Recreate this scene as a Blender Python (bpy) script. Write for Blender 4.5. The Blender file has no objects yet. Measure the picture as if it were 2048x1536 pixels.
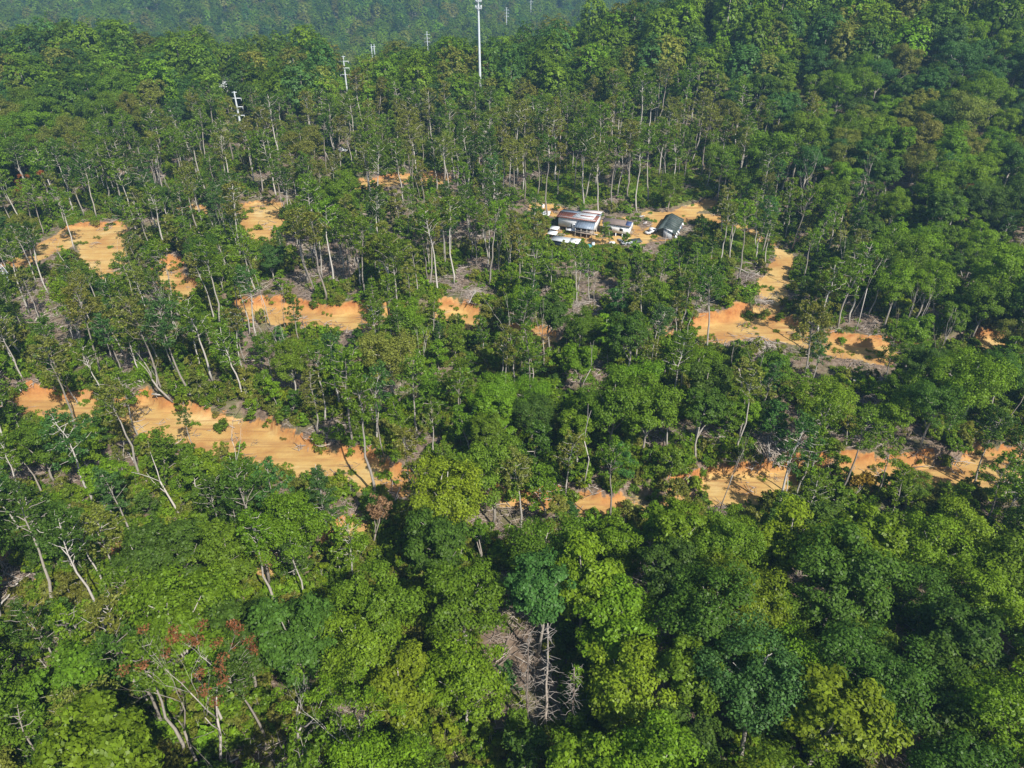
import bpy, math, random
import numpy as np
from mathutils import Vector, Matrix

R = math.radians
SC = bpy.context.scene
COL = SC.collection
rnd = random.Random(7)

# ------------------------------------------------------------------ camera, sky, sun, exposure
CAMZ, PITCH, FPX = 97.0, R(33.0), 1462.0          # FPX: focal length in pixels of the 2048 px wide photograph
cam = bpy.data.cameras.new('camera')
cam.sensor_width = 36.0
cam.lens = 36.0 * FPX / 2048.0
cam.clip_start, cam.clip_end = 1.0, 9000.0
camo = bpy.data.objects.new('camera', cam)
camo.location = (0, 0, CAMZ)
camo.rotation_euler = (R(90) - PITCH, 0, 0)
COL.objects.link(camo)
SC.camera = camo

SUN_EL, SUN_AZ = R(46), R(146)                    # azimuth clockwise from +Y (straight ahead)
world = bpy.data.worlds.new('World'); SC.world = world; world.use_nodes = True
nt = world.node_tree; nt.nodes.clear()
sky = nt.nodes.new('ShaderNodeTexSky'); sky.sky_type = 'NISHITA'; sky.sun_disc = False
sky.sun_elevation, sky.sun_rotation = SUN_EL, SUN_AZ
bg = nt.nodes.new('ShaderNodeBackground'); bg.inputs['Strength'].default_value = 0.085
wo = nt.nodes.new('ShaderNodeOutputWorld')
nt.links.new(sky.outputs[0], bg.inputs[0]); nt.links.new(bg.outputs[0], wo.inputs[0])
SUND = Vector((math.sin(SUN_AZ) * math.cos(SUN_EL), math.cos(SUN_AZ) * math.cos(SUN_EL), math.sin(SUN_EL)))
sl = bpy.data.lights.new('sun', 'SUN'); sl.energy = 5.0; sl.angle = R(0.5); sl.color = (1.0, 0.95, 0.86)
so = bpy.data.objects.new('sun', sl); so.rotation_euler = SUND.to_track_quat('Z', 'Y').to_euler()
so.location = (120, -160, 260); COL.objects.link(so)
SC.view_settings.view_transform = 'Standard'; SC.view_settings.look = 'None'
SC.view_settings.exposure = 0.62; SC.view_settings.gamma = 1.0
SC.cycles.max_bounces = 4; SC.cycles.diffuse_bounces = 2; SC.cycles.glossy_bounces = 1
SC.cycles.transmission_bounces = 2; SC.cycles.volume_bounces = 0; SC.cycles.transparent_max_bounces = 4
SC.cycles.use_denoising = True

# ------------------------------------------------------------------ projection
CP, SP = math.cos(PITCH), math.sin(PITCH)
def project(x, y, z):
    dz = np.asarray(z) - CAMZ
    d = y * CP - dz * SP
    up = y * SP + dz * CP
    return 1024 + FPX * x / d, 768 - FPX * up / d, d
def ray(u, v):
    a = (u - 1024) / FPX; b = (768 - v) / FPX
    return np.array([a, CP + b * SP, -SP + b * CP])
def at_y(u, v, Y):
    r = ray(u, v); t = Y / r[1]
    return Vector((r[0] * t, Y, CAMZ + r[2] * t))

# ------------------------------------------------------------------ what must stay in view
KEEP = [
 [(240, 800), (330, 800), (470, 850), (560, 870), (640, 900), (700, 935), (640, 960), (560, 950), (470, 910), (400, 890), (300, 885), (250, 840)],
 [(40, 800), (200, 800), (170, 840), (60, 835)], [(690, 900), (800, 940), (840, 985), (790, 985), (690, 935)],
 [(1400, 955), (1580, 920), (1590, 960), (1560, 1005), (1420, 1000)], [(1690, 905), (1780, 930), (1780, 980), (1700, 970)], [(1960, 905), (2035, 905), (2035, 960), (1890, 965)],
 [(1010, 992), (1110, 998), (1100, 1022), (1010, 1014)], [(1160, 992), (1240, 998), (1240, 1028), (1170, 1022)],
 [(310, 525), (385, 535), (375, 605), (325, 585)], [(480, 600), (725, 612), (725, 655), (640, 670), (500, 645)], [(880, 608), (960, 625), (955, 650), (885, 642)], [(1070, 660), (1100, 665), (1095, 690), (1070, 690)],
 [(1390, 650), (1480, 605), (1570, 635), (1610, 690), (1480, 695), (1400, 680)], [(1540, 485), (1605, 505), (1565, 575), (1530, 640), (1515, 590), (1530, 560)], [(1650, 675), (1790, 685), (1790, 725), (1690, 725)], [(1960, 670), (2000, 670), (1995, 705), (1960, 700)],
 [(20, 530), (105, 450), (240, 430), (240, 480), (220, 560), (150, 520), (60, 545)], [(480, 390), (568, 380), (572, 430), (540, 475), (485, 478)], [(705, 345), (815, 345), (805, 385), (715, 390)], [(855, 342), (898, 342), (893, 388), (862, 385)], [(360, 410), (400, 410), (400, 430), (360, 430)],
 [(1072, 400), (1200, 396), (1290, 415), (1420, 398), (1440, 440), (1400, 470), (1340, 490), (1260, 496), (1095, 496), (1090, 440)],
 [(1090, 355), (1200, 355), (1180, 392), (1070, 388)], [(1260, 355), (1400, 355), (1380, 402), (1280, 404)], [(1440, 455), (1530, 465), (1525, 515), (1445, 512)],
 [(0, 535), (22, 535), (22, 572), (0, 572)],
 [(430, 172), (450, 172), (450, 179), (430, 179)], [(476, 152), (490, 152), (490, 159), (476, 159)], [(674, 290), (706, 290), (706, 322), (674, 322)],
 [(1465, 515), (1520, 515), (1505, 600), (1470, 590)]]
OPEN = [
 [(840, 460), (990, 460), (1000, 600), (860, 610)], [(1690, 725), (1770, 725), (1775, 830), (1700, 800)], [(350, 1370), (570, 1370), (570, 1536), (350, 1536)],
 [(600, 780), (700, 780), (700, 880), (620, 880)], [(1680, 590), (1790, 600), (1785, 680), (1690, 670)], [(220, 715), (345, 715), (345, 810), (230, 800)],
 [(1500, 860), (1600, 860), (1600, 930), (1500, 930)], [(560, 470), (720, 470), (720, 600), (600, 600)], [(1000, 330), (1420, 330), (1400, 400), (1010, 400)], [(590, 1330), (660, 1330), (660, 1460), (590, 1460)], [(40, 560), (110, 560), (110, 650), (40, 640)], [(0, 1120), (70, 1120), (70, 1180), (0, 1180)], [(1040, 1240), (1170, 1240), (1170, 1440), (1040, 1440)], [(1150, 540), (1210, 540), (1210, 630), (1150, 630)]]
MS = 4
def raster(polys):
    w, h = 2048 // MS, 1536 // MS
    X, Y = np.meshgrid(np.arange(w) * MS + MS / 2, np.arange(h) * MS + MS / 2); M = np.zeros((h, w), bool)
    for P in polys:
        ins = np.zeros((h, w), bool); n = len(P)
        for i in range(n):
            (x0, y0), (x1, y1) = P[i], P[(i + 1) % n]
            c = ((y0 > Y) != (y1 > Y)) & (X < (x1 - x0) * (Y - y0) / ((y1 - y0) or 1e-9) + x0); ins ^= c
        M |= ins
    return M
MK, MO = raster(KEEP), raster(OPEN)
IK = np.pad(np.cumsum(np.cumsum(MK, 0), 1), ((1, 0), (1, 0))); IO = np.pad(np.cumsum(np.cumsum(MO, 0), 1), ((1, 0), (1, 0)))
def cover(I, u0, v0, u1, v1):
    w, h = 2048 // MS, 1536 // MS
    a0 = int(max(0, min(w, u0 / MS))); a1 = int(max(0, min(w, u1 / MS + 1))); b0 = int(max(0, min(h, v0 / MS))); b1 = int(max(0, min(h, v1 / MS + 1)))
    if a1 <= a0 or b1 <= b0: return 0.0
    return (I[b1, a1] - I[b0, a1] - I[b1, a0] + I[b0, a0]) / max(1.0, (u1 - u0) * (v1 - v0) / MS / MS)

# ------------------------------------------------------------------ terrain heights
def vnoise(x, y, seed=0):
    x = np.asarray(x, float); y = np.asarray(y, float)
    xi = np.floor(x).astype(np.int64); yi = np.floor(y).astype(np.int64)
    fx = x - xi; fy = y - yi
    fx = fx * fx * (3 - 2 * fx); fy = fy * fy * (3 - 2 * fy)
    def h(a, b):
        n = (a * 374761393 + b * 668265263 + seed * 982451653) & 0xffffffff
        n = ((n ^ (n >> 13)) * 1274126177) & 0xffffffff
        return ((n ^ (n >> 16)) & 0xffff) / 65535.0
    return (h(xi, yi) * (1 - fx) + h(xi + 1, yi) * fx) * (1 - fy) + (h(xi, yi + 1) * (1 - fx) + h(xi + 1, yi + 1) * fx) * fy
def fbm(x, y, seed=0, o=4):
    s = 0; a = 0.5
    for i in range(o):
        s = s + a * (vnoise(x, y, seed + i * 17) - 0.5); x = x * 2.03; y = y * 2.03; a *= 0.5
    return s
PY = np.array([-300, -100, 0, 30, 60, 100, 140, 180, 220, 255, 300, 350, 400, 450, 520, 620, 760, 900, 1100, 1400, 1900, 2700, 4000])
PZ = np.array([25, 8, -2, -4, -6, -7, -6, -3, -1, 0, 3, 7, 9, 8, -22, -58, -74, -66, -50, -14, 70, 190, 330])
_yy = np.arange(-300, 4000, 5.0); _zz = np.interp(_yy, PY, PZ)
_k = np.hanning(15); _k /= _k.sum(); _zz = np.convolve(np.pad(_zz, 7, mode='edge'), _k, 'valid')
def base_h(x, y):
    z = np.interp(y, _yy, _zz)
    z = z + 44 * np.exp(-(((x - 265) / 150) ** 2 + ((y - 430) / 120) ** 2))        # wooded hill
    z = z + 18 * np.exp(-(((x - 110) / 70) ** 2 + ((y - 440) / 60) ** 2))
    z = z + 8 * np.exp(-(((x + 300) / 140) ** 2 + ((y - 430) / 60) ** 2))
    far = np.clip((y - 480) / 300, 0, 1)
    z = z + far * (70 * fbm(x / 420, y / 420, 5, 4) + 0.02 * np.abs(x))
    z = z + 3.5 * fbm(x / 60, y / 60, 9, 3)
    return z
def hit(u, v):
    r = ray(u, v); t = 40.0
    T = np.arange(40, 1500, 0.5); p = r[:, None] * T
    p = p[:, int(np.argmax(CAMZ + p[2] <= base_h(p[0], p[1])))]
    return float(p[0]), float(p[1])

# roads: photograph pixels laid onto the terrain -> world polylines (x, y, half width)
def road(pts): return [(*hit(u, v), w) for (u, v, w) in pts]
ROADS = {
 'lower_dirt_road': (road([(-80, 806, 4), (60, 818, 4.5), (160, 826, 4), (290, 842, 5.8), (370, 862, 7), (450, 880, 6.5), (520, 905, 6), (600, 925, 5), (700, 945, 4), (790, 970, 3.5), (870, 992, 1.8), (1030, 1012, 1.7), (1170, 1016, 1.8), (1300, 1008, 1.8), (1420, 985, 3.6), (1540, 970, 5), (1640, 958, 3.5), (1730, 955, 4.5), (1850, 962, 3.4), (1960, 945, 4.5), (2120, 935, 4)]), 2.8),
 'upper_dirt_road': (road([(330, 545, 3.5), (345, 575, 4), (400, 605, 3), (500, 627, 4), (590, 640, 4.5), (680, 642, 4.5), (800, 642, 3), (920, 634, 3.5), (1080, 682, 3), (1180, 700, 2.6), (1300, 692, 2.6), (1430, 668, 4), (1500, 655, 6), (1570, 668, 5), (1660, 700, 4), (1760, 708, 4.5), (1870, 700, 3), (1980, 690, 3), (2120, 696, 3)]), 2.4),
 'house_track': (road([(1530, 655, 3.5), (1538, 610, 2.8), (1545, 565, 3.2), (1572, 522, 3.6), (1545, 490, 1.6), (1505, 462, 1.2), (1455, 438, 1.0), (1400, 426, 2.6), (1345, 436, 3.4), (1310, 462, 2.6), (1275, 478, 2.2), (1200, 482, 3), (1140, 482, 3)]), 0.3),
 'hill_track': (road([(1300, 424, 1.6), (1335, 430, 3.2), (1370, 420, 2.4), (1415, 408, 2.0)]), 0.3),
 'side_track': (road([(1078, 412, 2.5), (1100, 418, 3.2), (1125, 424, 2.5)]), 0.3),
 'left_clearing': (road([(25, 535, 5), (100, 500, 4.5), (150, 470, 7), (200, 470, 8), (215, 520, 7), (235, 555, 4), (330, 545, 3)]), 0.8),
 'middle_clearing': (road([(360, 425, 3), (440, 425, 4), (520, 420, 7), (525, 455, 7), (510, 480, 4)]), 0.6),
 'upper_clearing': (road([(705, 372, 4), (760, 368, 5.5), (800, 362, 4.5), (875, 362, 4)]), 0.8),
 'low_path': (road([(-40, 1150, 4), (40, 1148, 4), (160, 1118, 2.5), (340, 1150, 2.5), (520, 1135, 2.2), (640, 1090, 2), (720, 1060, 2)]), 0.8),
}
NX0, NX1, NY0, NY1 = -280, 280, 20, 350
gx = np.arange(NX0, NX1 + 1, 1.0); gy = np.arange(NY0, NY1 + 1, 1.0)
GX, GY = np.meshgrid(gx, gy)
BZ = base_h(GX, GY); Z = BZ.copy()
clay = np.zeros_like(Z); bank = np.zeros_like(Z); owner = -np.ones(Z.shape, int)
wob = fbm(GX / 6.5, GY / 6.5, 31, 4)
for ri, (rname, (pl, bh)) in enumerate(ROADS.items()):
    D = np.full(Z.shape, 1e9); W = np.ones_like(Z); CZ = np.zeros_like(Z); CY = np.zeros_like(Z)
    px_, py_ = [p[0] for p in pl], [p[1] for p in pl]
    for (x0, y0, w0), (x1, y1, w1) in zip(pl[:-1], pl[1:]):
        dx, dy = x1 - x0, y1 - y0; L2 = dx * dx + dy * dy + 1e-9
        t = np.clip(((GX - x0) * dx + (GY - y0) * dy) / L2, 0, 1)
        cx, cy = x0 + t * dx, y0 + t * dy
        d = np.hypot(GX - cx, GY - cy)
        m = d < D
        D = np.where(m, d, D); W = np.where(m, w0 + t * (w1 - w0), W); CY = np.where(m, cy, CY)
        z0, z1 = float(base_h(x0, y0)), float(base_h(x1, y1))
        CZ = np.where(m, z0 + t * (z1 - z0), CZ)
    W = W + 6.5 * wob
    e = D - W
    up = np.clip((GY - CY) / np.maximum(D, 0.3) * 1.3, 0, 1)            # 1 on the uphill side
    tr = np.clip(e / (1.6 + 2.4 * (1 - up)), 0, 1); tr = tr * tr * (3 - 2 * tr)
    upz = Z + up * bh * np.exp(-np.clip(e, 0, None) / 16.0) * (0.6 + 1.2 * vnoise(GX / 14, GY / 14, 77))
    Z = np.where(e < 30, CZ * (1 - tr) + upz * tr, Z)
    c = np.clip(1 - e / 1.8, 0, 1)
    cb = np.clip(1 - np.abs(e - 1.2) / 1.6, 0, 1) * up * min(1, bh)
    clay = np.maximum(clay, np.maximum(c, cb)); bank = np.maximum(bank, cb * (bh > .5))
    owner = np.where((e < 1.0) & (owner < 0), ri, owner)
Z = Z + 0.35 * fbm(GX / 3.0, GY / 3.0, 41, 3) * (1 - 0.8 * clay)
# yard levelled round the buildings
hx, hy = hit(1190, 458)
yd = np.hypot((GX - hx - 12) / 40, (GY - hy) / 17)
ylev = np.clip(1.6 - yd, 0, 1); ylev = np.clip(ylev / 0.6, 0, 1)
Z = Z * (1 - ylev) + ylev * (float(base_h(hx, hy)) + 0.03 * (GY - hy))
yard_n = fbm(GX / 6, GY / 6, 55, 3)
yclay = np.clip(1.0 - np.hypot((GX - hx - 4) / 25, (GY - hy + 2) / 10) + yard_n * 2.2, 0, 1)
clay = np.maximum(clay, np.clip(yclay * 2, 0, 1))
owner = np.where((owner < 0) & (yclay > .4), len(ROADS), owner)
GU, GV, _ = project(GX, GY, Z)
brk = np.clip((fbm(GX / 7, GY / 7, 63, 3) + .03) * 6, 0, 1)
iu = np.clip(GU / MS, 0, 2048 // MS - 1).astype(int); iv = np.clip(GV / MS, 0, 1536 // MS - 1).astype(int)
MD = MK.copy()
for _i in range(3): MD[1:] |= MD[:-1].copy(); MD[:-1] |= MD[1:].copy(); MD[:, 1:] |= MD[:, :-1].copy(); MD[:, :-1] |= MD[:, 1:].copy()
clay = clay * np.where(MD[iv, iu], 1.0, 0.12 + .88 * brk)
grass = np.zeros_like(Z)
for (u, v, ru, rv, s) in [(1130, 385, 80, 28, 1), (1330, 375, 90, 34, 1), (1490, 470, 75, 45, 1), (1180, 505, 90, 14, .9), (1400, 520, 80, 50, .8), (1160, 340, 60, 20, .7), (150, 440, 60, 16, .8), (1600, 560, 50, 30, .6), (420, 470, 200, 60, .35), (1000, 800, 200, 120, .4)]:
    grass = np.maximum(grass, s * np.clip(1.5 - np.hypot((GU - u) / ru, (GV - v) / rv), 0, 1))
grass = grass * (1 - clay)
def height(x, y):
    x = np.asarray(x, float); y = np.asarray(y, float)
    fx = np.clip(x - NX0, 0, NX1 - NX0 - 1e-3); fy = np.clip(y - NY0, 0, NY1 - NY0 - 1e-3)
    i = fx.astype(int); j = fy.astype(int); a = fx - i; b = fy - j
    zn = (Z[j, i] * (1 - a) + Z[j, i + 1] * a) * (1 - b) + (Z[j + 1, i] * (1 - a) + Z[j + 1, i + 1] * a) * b
    inside = (x >= NX0) & (x <= NX1) & (y >= NY0) & (y <= NY1)
    return np.where(inside, zn, base_h(x, y))
def clay_at(x, y):
    i = int(round(x - NX0)); j = int(round(y - NY0))
    return clay[j, i] if 0 <= i < clay.shape[1] and 0 <= j < clay.shape[0] else 0.0
def ground(u, v):
    """the world point on the finished terrain under a photograph pixel"""
    r = ray(u, v); t = 40.0
    T = np.arange(40, 1400, 0.4); p = r[:, None] * T
    k = int(np.argmax(CAMZ + p[2] <= height(p[0], p[1]))); p = p[:, k]
    return Vector((p[0], p[1], float(height(p[0], p[1]))))

# ------------------------------------------------------------------ materials
def new_mat(name):
    m = bpy.data.materials.new(name); m.use_nodes = True; m.node_tree.nodes.clear()
    return m, m.node_tree.nodes, m.node_tree.links
def N(ns, t, **kw):
    n = ns.new(t)
    for k, v in kw.items():
        if k.startswith('i_'): n.inputs[k[2:].replace('_', ' ')].default_value = v
        else: setattr(n, k, v)
    return n
def mixc(ns, ls, f, a, b, mode='MIX'):
    n = ns.new('ShaderNodeMix'); n.data_type = 'RGBA'; n.blend_type = mode
    for s, val in ((0, f), (6, a), (7, b)):
        if hasattr(val, 'links'): ls.new(val, n.inputs[s])
        elif s == 0: n.inputs[0].default_value = val
        else: n.inputs[s].default_value = (*val, 1)
    return n.outputs[2]
def mathn(ns, ls, op, a, b=None, clamp=False):
    n = ns.new('ShaderNodeMath'); n.operation = op; n.use_clamp = clamp
    for s, val in ((0, a), (1, b)):
        if val is None: continue
        if hasattr(val, 'links'): ls.new(val, n.inputs[s])
        else: n.inputs[s].default_value = val
    return n.outputs[0]
def noise(ns, ls, scale, detail=4, vec=None, rough=0.55):
    n = ns.new('ShaderNodeTexNoise'); n.inputs['Scale'].default_value = scale; n.inputs['Detail'].default_value = detail; n.inputs['Roughness'].default_value = rough
    if vec is None: vec = ns.new('ShaderNodeNewGeometry').outputs['Position']
    ls.new(vec, n.inputs['Vector']); return n.outputs['Fac']
def ramp(ns, ls, fac, stops):
    n = ns.new('ShaderNodeValToRGB'); el = n.color_ramp.elements
    while len(el) < len(stops): el.new(0.5)
    for e_, (p, c) in zip(el, stops): e_.position = p; e_.color = (*c, 1)
    ls.new(fac, n.inputs[0]); return n.outputs[0]
def simple(name, col, rough=0.7, var=0.12, scale=1.5, metal=0.0, spec=0.3, dirt=None):
    m, ns, ls = new_mat(name)
    p = N(ns, 'ShaderNodeBsdfPrincipled'); o = N(ns, 'ShaderNodeOutputMaterial')
    oc = N(ns, 'ShaderNodeTexCoord').outputs['Object']
    f = noise(ns, ls, scale, 5, oc)
    c = ramp(ns, ls, f, [(0.3, tuple(x * (1 - var) for x in col)), (0.7, tuple(min(1, x * (1 + var)) for x in col))])
    if dirt:
        f2 = noise(ns, ls, scale * 0.6, 6, oc, 0.7)
        k = mathn(ns, ls, 'MULTIPLY', mathn(ns, ls, 'SUBTRACT', f2, 0.52), 5, True)
        c = mixc(ns, ls, k, c, dirt)
    ls.new(c, p.inputs['Base Color'])
    p.inputs['Roughness'].default_value = rough; p.inputs['Metallic'].default_value = metal
    p.inputs['Specular IOR Level'].default_value = spec
    ls.new(p.outputs[0], o.inputs[0]); return m

def leaf_mat(name, trans=0.38):
    m, ns, ls = new_mat(name)
    at = N(ns, 'ShaderNodeAttribute', attribute_type='INSTANCER', attribute_name='tint')
    isl = N(ns, 'ShaderNodeNewGeometry').outputs['Random Per Island']
    v = mathn(ns, ls, 'ADD', mathn(ns, ls, 'MULTIPLY', isl, 0.75), 0.62)
    c = mixc(ns, ls, 1.0, at.outputs['Color'], v, 'MULTIPLY')
    w = noise(ns, ls, 0.35, 2)
    k = mathn(ns, ls, 'MULTIPLY', mathn(ns, ls, 'SUBTRACT', w, 0.45), 1.6, True)
    c2 = mixc(ns, ls, 1.0, c, (1.2, 1.08, 0.85), 'MULTIPLY')
    c = mixc(ns, ls, k, c, c2)
    d = N(ns, 'ShaderNodeBsdfDiffuse'); t = N(ns, 'ShaderNodeBsdfTranslucent'); g = N(ns, 'ShaderNodeBsdfGlossy', i_Roughness=0.42)
    ls.new(c, d.inputs[0])
    ct = mixc(ns, ls, 1.0, c, (1.3, 1.25, 0.6), 'MULTIPLY'); ls.new(ct, t.inputs[0])
    g.inputs[0].default_value = (1, 1, 1, 1)
    a = N(ns, 'ShaderNodeMixShader', i_Fac=trans); ls.new(d.outputs[0], a.inputs[1]); ls.new(t.outputs[0], a.inputs[2])
    b = N(ns, 'ShaderNodeMixShader', i_Fac=0.008); ls.new(a.outputs[0], b.inputs[1]); ls.new(g.outputs[0], b.inputs[2])
    o = N(ns, 'ShaderNodeOutputMaterial'); ls.new(b.outputs[0], o.inputs[0]); return m
LEAF = leaf_mat('leaf')
def bark_mat(name, stops):
    m, ns, ls = new_mat(name)
    r_ = N(ns, 'ShaderNodeObjectInfo').outputs['Random']
    f = noise(ns, ls, 2.5, 4)
    f2 = mathn(ns, ls, 'ADD', mathn(ns, ls, 'MULTIPLY', r_, 0.6), mathn(ns, ls, 'MULTIPLY', f, 0.4))
    c = ramp(ns, ls, f2, stops)
    p = N(ns, 'ShaderNodeBsdfPrincipled', i_Roughness=0.9); ls.new(c, p.inputs['Base Color']); p.inputs['Specular IOR Level'].default_value = 0.1
    o = N(ns, 'ShaderNodeOutputMaterial'); ls.new(p.outputs[0], o.inputs[0]); return m
BARK = bark_mat('bark', [(0.15, (0.22, 0.19, 0.16)), (0.5, (0.38, 0.345, 0.30)), (0.85, (0.56, 0.52, 0.47))])
DEAD = bark_mat('dead_wood', [(0.15, (0.24, 0.205, 0.17)), (0.5, (0.39, 0.35, 0.31)), (0.85, (0.55, 0.51, 0.465))])
SLASH = bark_mat('slash_wood', [(0.15, (0.17, 0.13, 0.105)), (0.5, (0.30, 0.245, 0.205)), (0.85, (0.50, 0.44, 0.38))])

def ground_mat():
    m, ns, ls = new_mat('soil')
    A = lambda n: N(ns, 'ShaderNodeAttribute', attribute_name=n).outputs['Fac']
    n1 = noise(ns, ls, 0.11, 5); n2 = noise(ns, ls, 0.9, 5, None, 0.65); n3 = noise(ns, ls, 3.5, 4, None, 0.7)
    lit = ramp(ns, ls, n2, [(0.28, (0.085, 0.062, 0.043)), (0.5, (0.185, 0.135, 0.098)), (0.72, (0.30, 0.235, 0.18))])
    grn = ramp(ns, ls, n3, [(0.3, (0.045, 0.075, 0.016)), (0.7, (0.12, 0.15, 0.03))])
    kg = mathn(ns, ls, 'MULTIPLY', mathn(ns, ls, 'SUBTRACT', n1, 0.47), 5, True)
    c = mixc(ns, ls, mathn(ns, ls, 'MULTIPLY', kg, 0.75), lit, grn)
    lush = ramp(ns, ls, n2, [(0.3, (0.07, 0.13, 0.014)), (0.7, (0.15, 0.22, 0.03))])
    kg2 = mathn(ns, ls, 'MULTIPLY', mathn(ns, ls, 'ADD', A('grass'), mathn(ns, ls, 'MULTIPLY', mathn(ns, ls, 'SUBTRACT', n2, 0.75), 1.2)), 2.2, True)
    c = mixc(ns, ls, kg2, c, lush)
    cl = ramp(ns, ls, n1, [(0.32, (0.40, 0.20, 0.065)), (0.46, (0.50, 0.315, 0.105)), (0.58, (0.55, 0.385, 0.14)), (0.7, (0.62, 0.49, 0.23))])
    cl = mixc(ns, ls, mathn(ns, ls, 'MULTIPLY', n3, 0.5), cl, (0.34, 0.19, 0.08))
    mp = N(ns, 'ShaderNodeMapping'); mp.inputs['Scale'].default_value = (0.07, 0.75, 0.3); ls.new(ns.new('ShaderNodeNewGeometry').outputs['Position'], mp.inputs[0])
    stk = noise(ns, ls, 1.0, 5, mp.outputs[0], .6)
    cl = mixc(ns, ls, mathn(ns, ls, 'MULTIPLY', mathn(ns, ls, 'SUBTRACT', stk, 0.48), 5.0, True), cl, (0.33, 0.175, 0.07))
    bk = ramp(ns, ls, n2, [(0.3, (0.28, 0.10, 0.035)), (0.7, (0.46, 0.21, 0.07))])
    cl = mixc(ns, ls, mathn(ns, ls, 'MULTIPLY', A('bank'), 1.1, True), cl, bk)
    kc = mathn(ns, ls, 'ADD', A('clay'), mathn(ns, ls, 'MULTIPLY', mathn(ns, ls, 'SUBTRACT', n2, 0.5), 1.3))
    kc = mathn(ns, ls, 'MULTIPLY', mathn(ns, ls, 'SUBTRACT', kc, 0.42), 5, True)
    c = mixc(ns, ls, kc, c, cl)
    p = N(ns, 'ShaderNodeBsdfPrincipled', i_Roughness=0.95); p.inputs['Specular IOR Level'].default_value = 0.08
    ls.new(c, p.inputs['Base Color'])
    b = N(ns, 'ShaderNodeBump', i_Strength=0.3, i_Distance=0.4)
    ls.new(n2, b.inputs['Height']); ls.new(b.outputs[0], p.inputs['Normal'])
    o = N(ns, 'ShaderNodeOutputMaterial'); ls.new(p.outputs[0], o.inputs[0]); return m
SOIL = ground_mat()

# ------------------------------------------------------------------ mesh helpers
def mesh_np(name, V, F, mats, mi=None, smooth=False):
    me = bpy.data.meshes.new(name)
    V = np.asarray(V, np.float32); F = np.asarray(F, np.int32); k = F.shape[1]
    me.vertices.add(len(V)); me.vertices.foreach_set('co', V.ravel())
    me.loops.add(F.size); me.loops.foreach_set('vertex_index', F.ravel())
    me.polygons.add(len(F)); me.polygons.foreach_set('loop_start', np.arange(0, F.size, k, dtype=np.int32))
    if mi is not None: me.polygons.foreach_set('material_index', np.asarray(mi, np.int32))
    if smooth: me.polygons.foreach_set('use_smooth', np.ones(len(F), bool))
    for m in (mats if isinstance(mats, (list, tuple)) else [mats]): me.materials.append(m)
    me.update(calc_edges=True); return me
class MB:
    """collects quads; build() links them as ONE mesh object"""
    def __init__(s): s.v = []; s.f = []; s.n = 0
    def add(s, V, F):
        V = np.asarray(V, float); F = np.asarray(F, int)
        s.v.append(V); s.f.append(F + s.n); s.n += len(V); return s
    def box(s, x0, x1, y0, y1, z0, z1):
        V = [(x0, y0, z0), (x1, y0, z0), (x1, y1, z0), (x0, y1, z0), (x0, y0, z1), (x1, y0, z1), (x1, y1, z1), (x0, y1, z1)]
        return s.add(V, [(0, 3, 2, 1), (4, 5, 6, 7), (0, 1, 5, 4), (1, 2, 6, 5), (2, 3, 7, 6), (3, 0, 4, 7)])
    def hexa(s, b, t):
        """eight corners: four below, four above, both anticlockwise seen from above"""
        return s.add(list(b) + list(t), [(0, 3, 2, 1), (4, 5, 6, 7), (0, 1, 5, 4), (1, 2, 6, 5), (2, 3, 7, 6), (3, 0, 4, 7)])
    def slab(s, q, th):
        """a sheet through four corners with thickness th below it"""
        q = [Vector(p) for p in q]; n = (q[1] - q[0]).cross(q[3] - q[0]).normalized()
        return s.hexa([p - n * th for p in q], q)
    def tube(s, P, r, k=6):
        P = np.asarray(P, float); r = np.asarray(r, float); n = len(P)
        T = np.gradient(P, axis=0); T /= np.linalg.norm(T, axis=1)[:, None] + 1e-9
        ref = np.array([0.31, 0.17, 0.93]) if abs(T[0][2]) < 0.8 else np.array([0.97, 0.2, 0.1])
        A = np.cross(T, ref); A /= np.linalg.norm(A, axis=1)[:, None] + 1e-9; B = np.cross(T, A)
        an = np.arange(k) * 2 * math.pi / k
        V = P[:, None, :] + r[:, None, None] * (np.cos(an)[None, :, None] * A[:, None, :] + np.sin(an)[None, :, None] * B[:, None, :])
        F = []
        for i in range(n - 1):
            for j in range(k):
                F.append((i * k + j, i * k + (j + 1) % k, (i + 1) * k + (j + 1) % k, (i + 1) * k + j))
        V = V.reshape(-1, 3)
        if k == 4: F += [(3, 2, 1, 0), tuple((n - 1) * k + j for j in range(4))]
        if k == 6:
            o = (n - 1) * k; F += [(3, 2, 1, 0), (5, 4, 3, 0), (o, o + 1, o + 2, o + 3), (o, o + 3, o + 4, o + 5)]
        return s.add(V, F)
    def mesh(s, name, mat, smooth=False): return mesh_np(name, np.concatenate(s.v), np.concatenate(s.f), mat, smooth=smooth)
    def build(s, name, mat, parent=None, smooth=False):
        o = bpy.data.objects.new(name, s.mesh(name, mat, smooth)); COL.objects.link(o); o.parent = parent; return o
def tag(o, label=None, cat=None, group=None, kind=None):
    if label: o['label'] = label
    if cat: o['category'] = cat
    if group: o['group'] = group
    if kind: o['kind'] = kind
    return o
def empty(name, loc, rz=0.0):
    e = bpy.data.objects.new(name, None); e.empty_display_size = 0.5
    e.location = loc; e.rotation_euler = (0, 0, rz); COL.objects.link(e); return e
def link_mesh(name, me, parent):
    o = bpy.data.objects.new(name, me); COL.objects.link(o); o.parent = parent; return o

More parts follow.
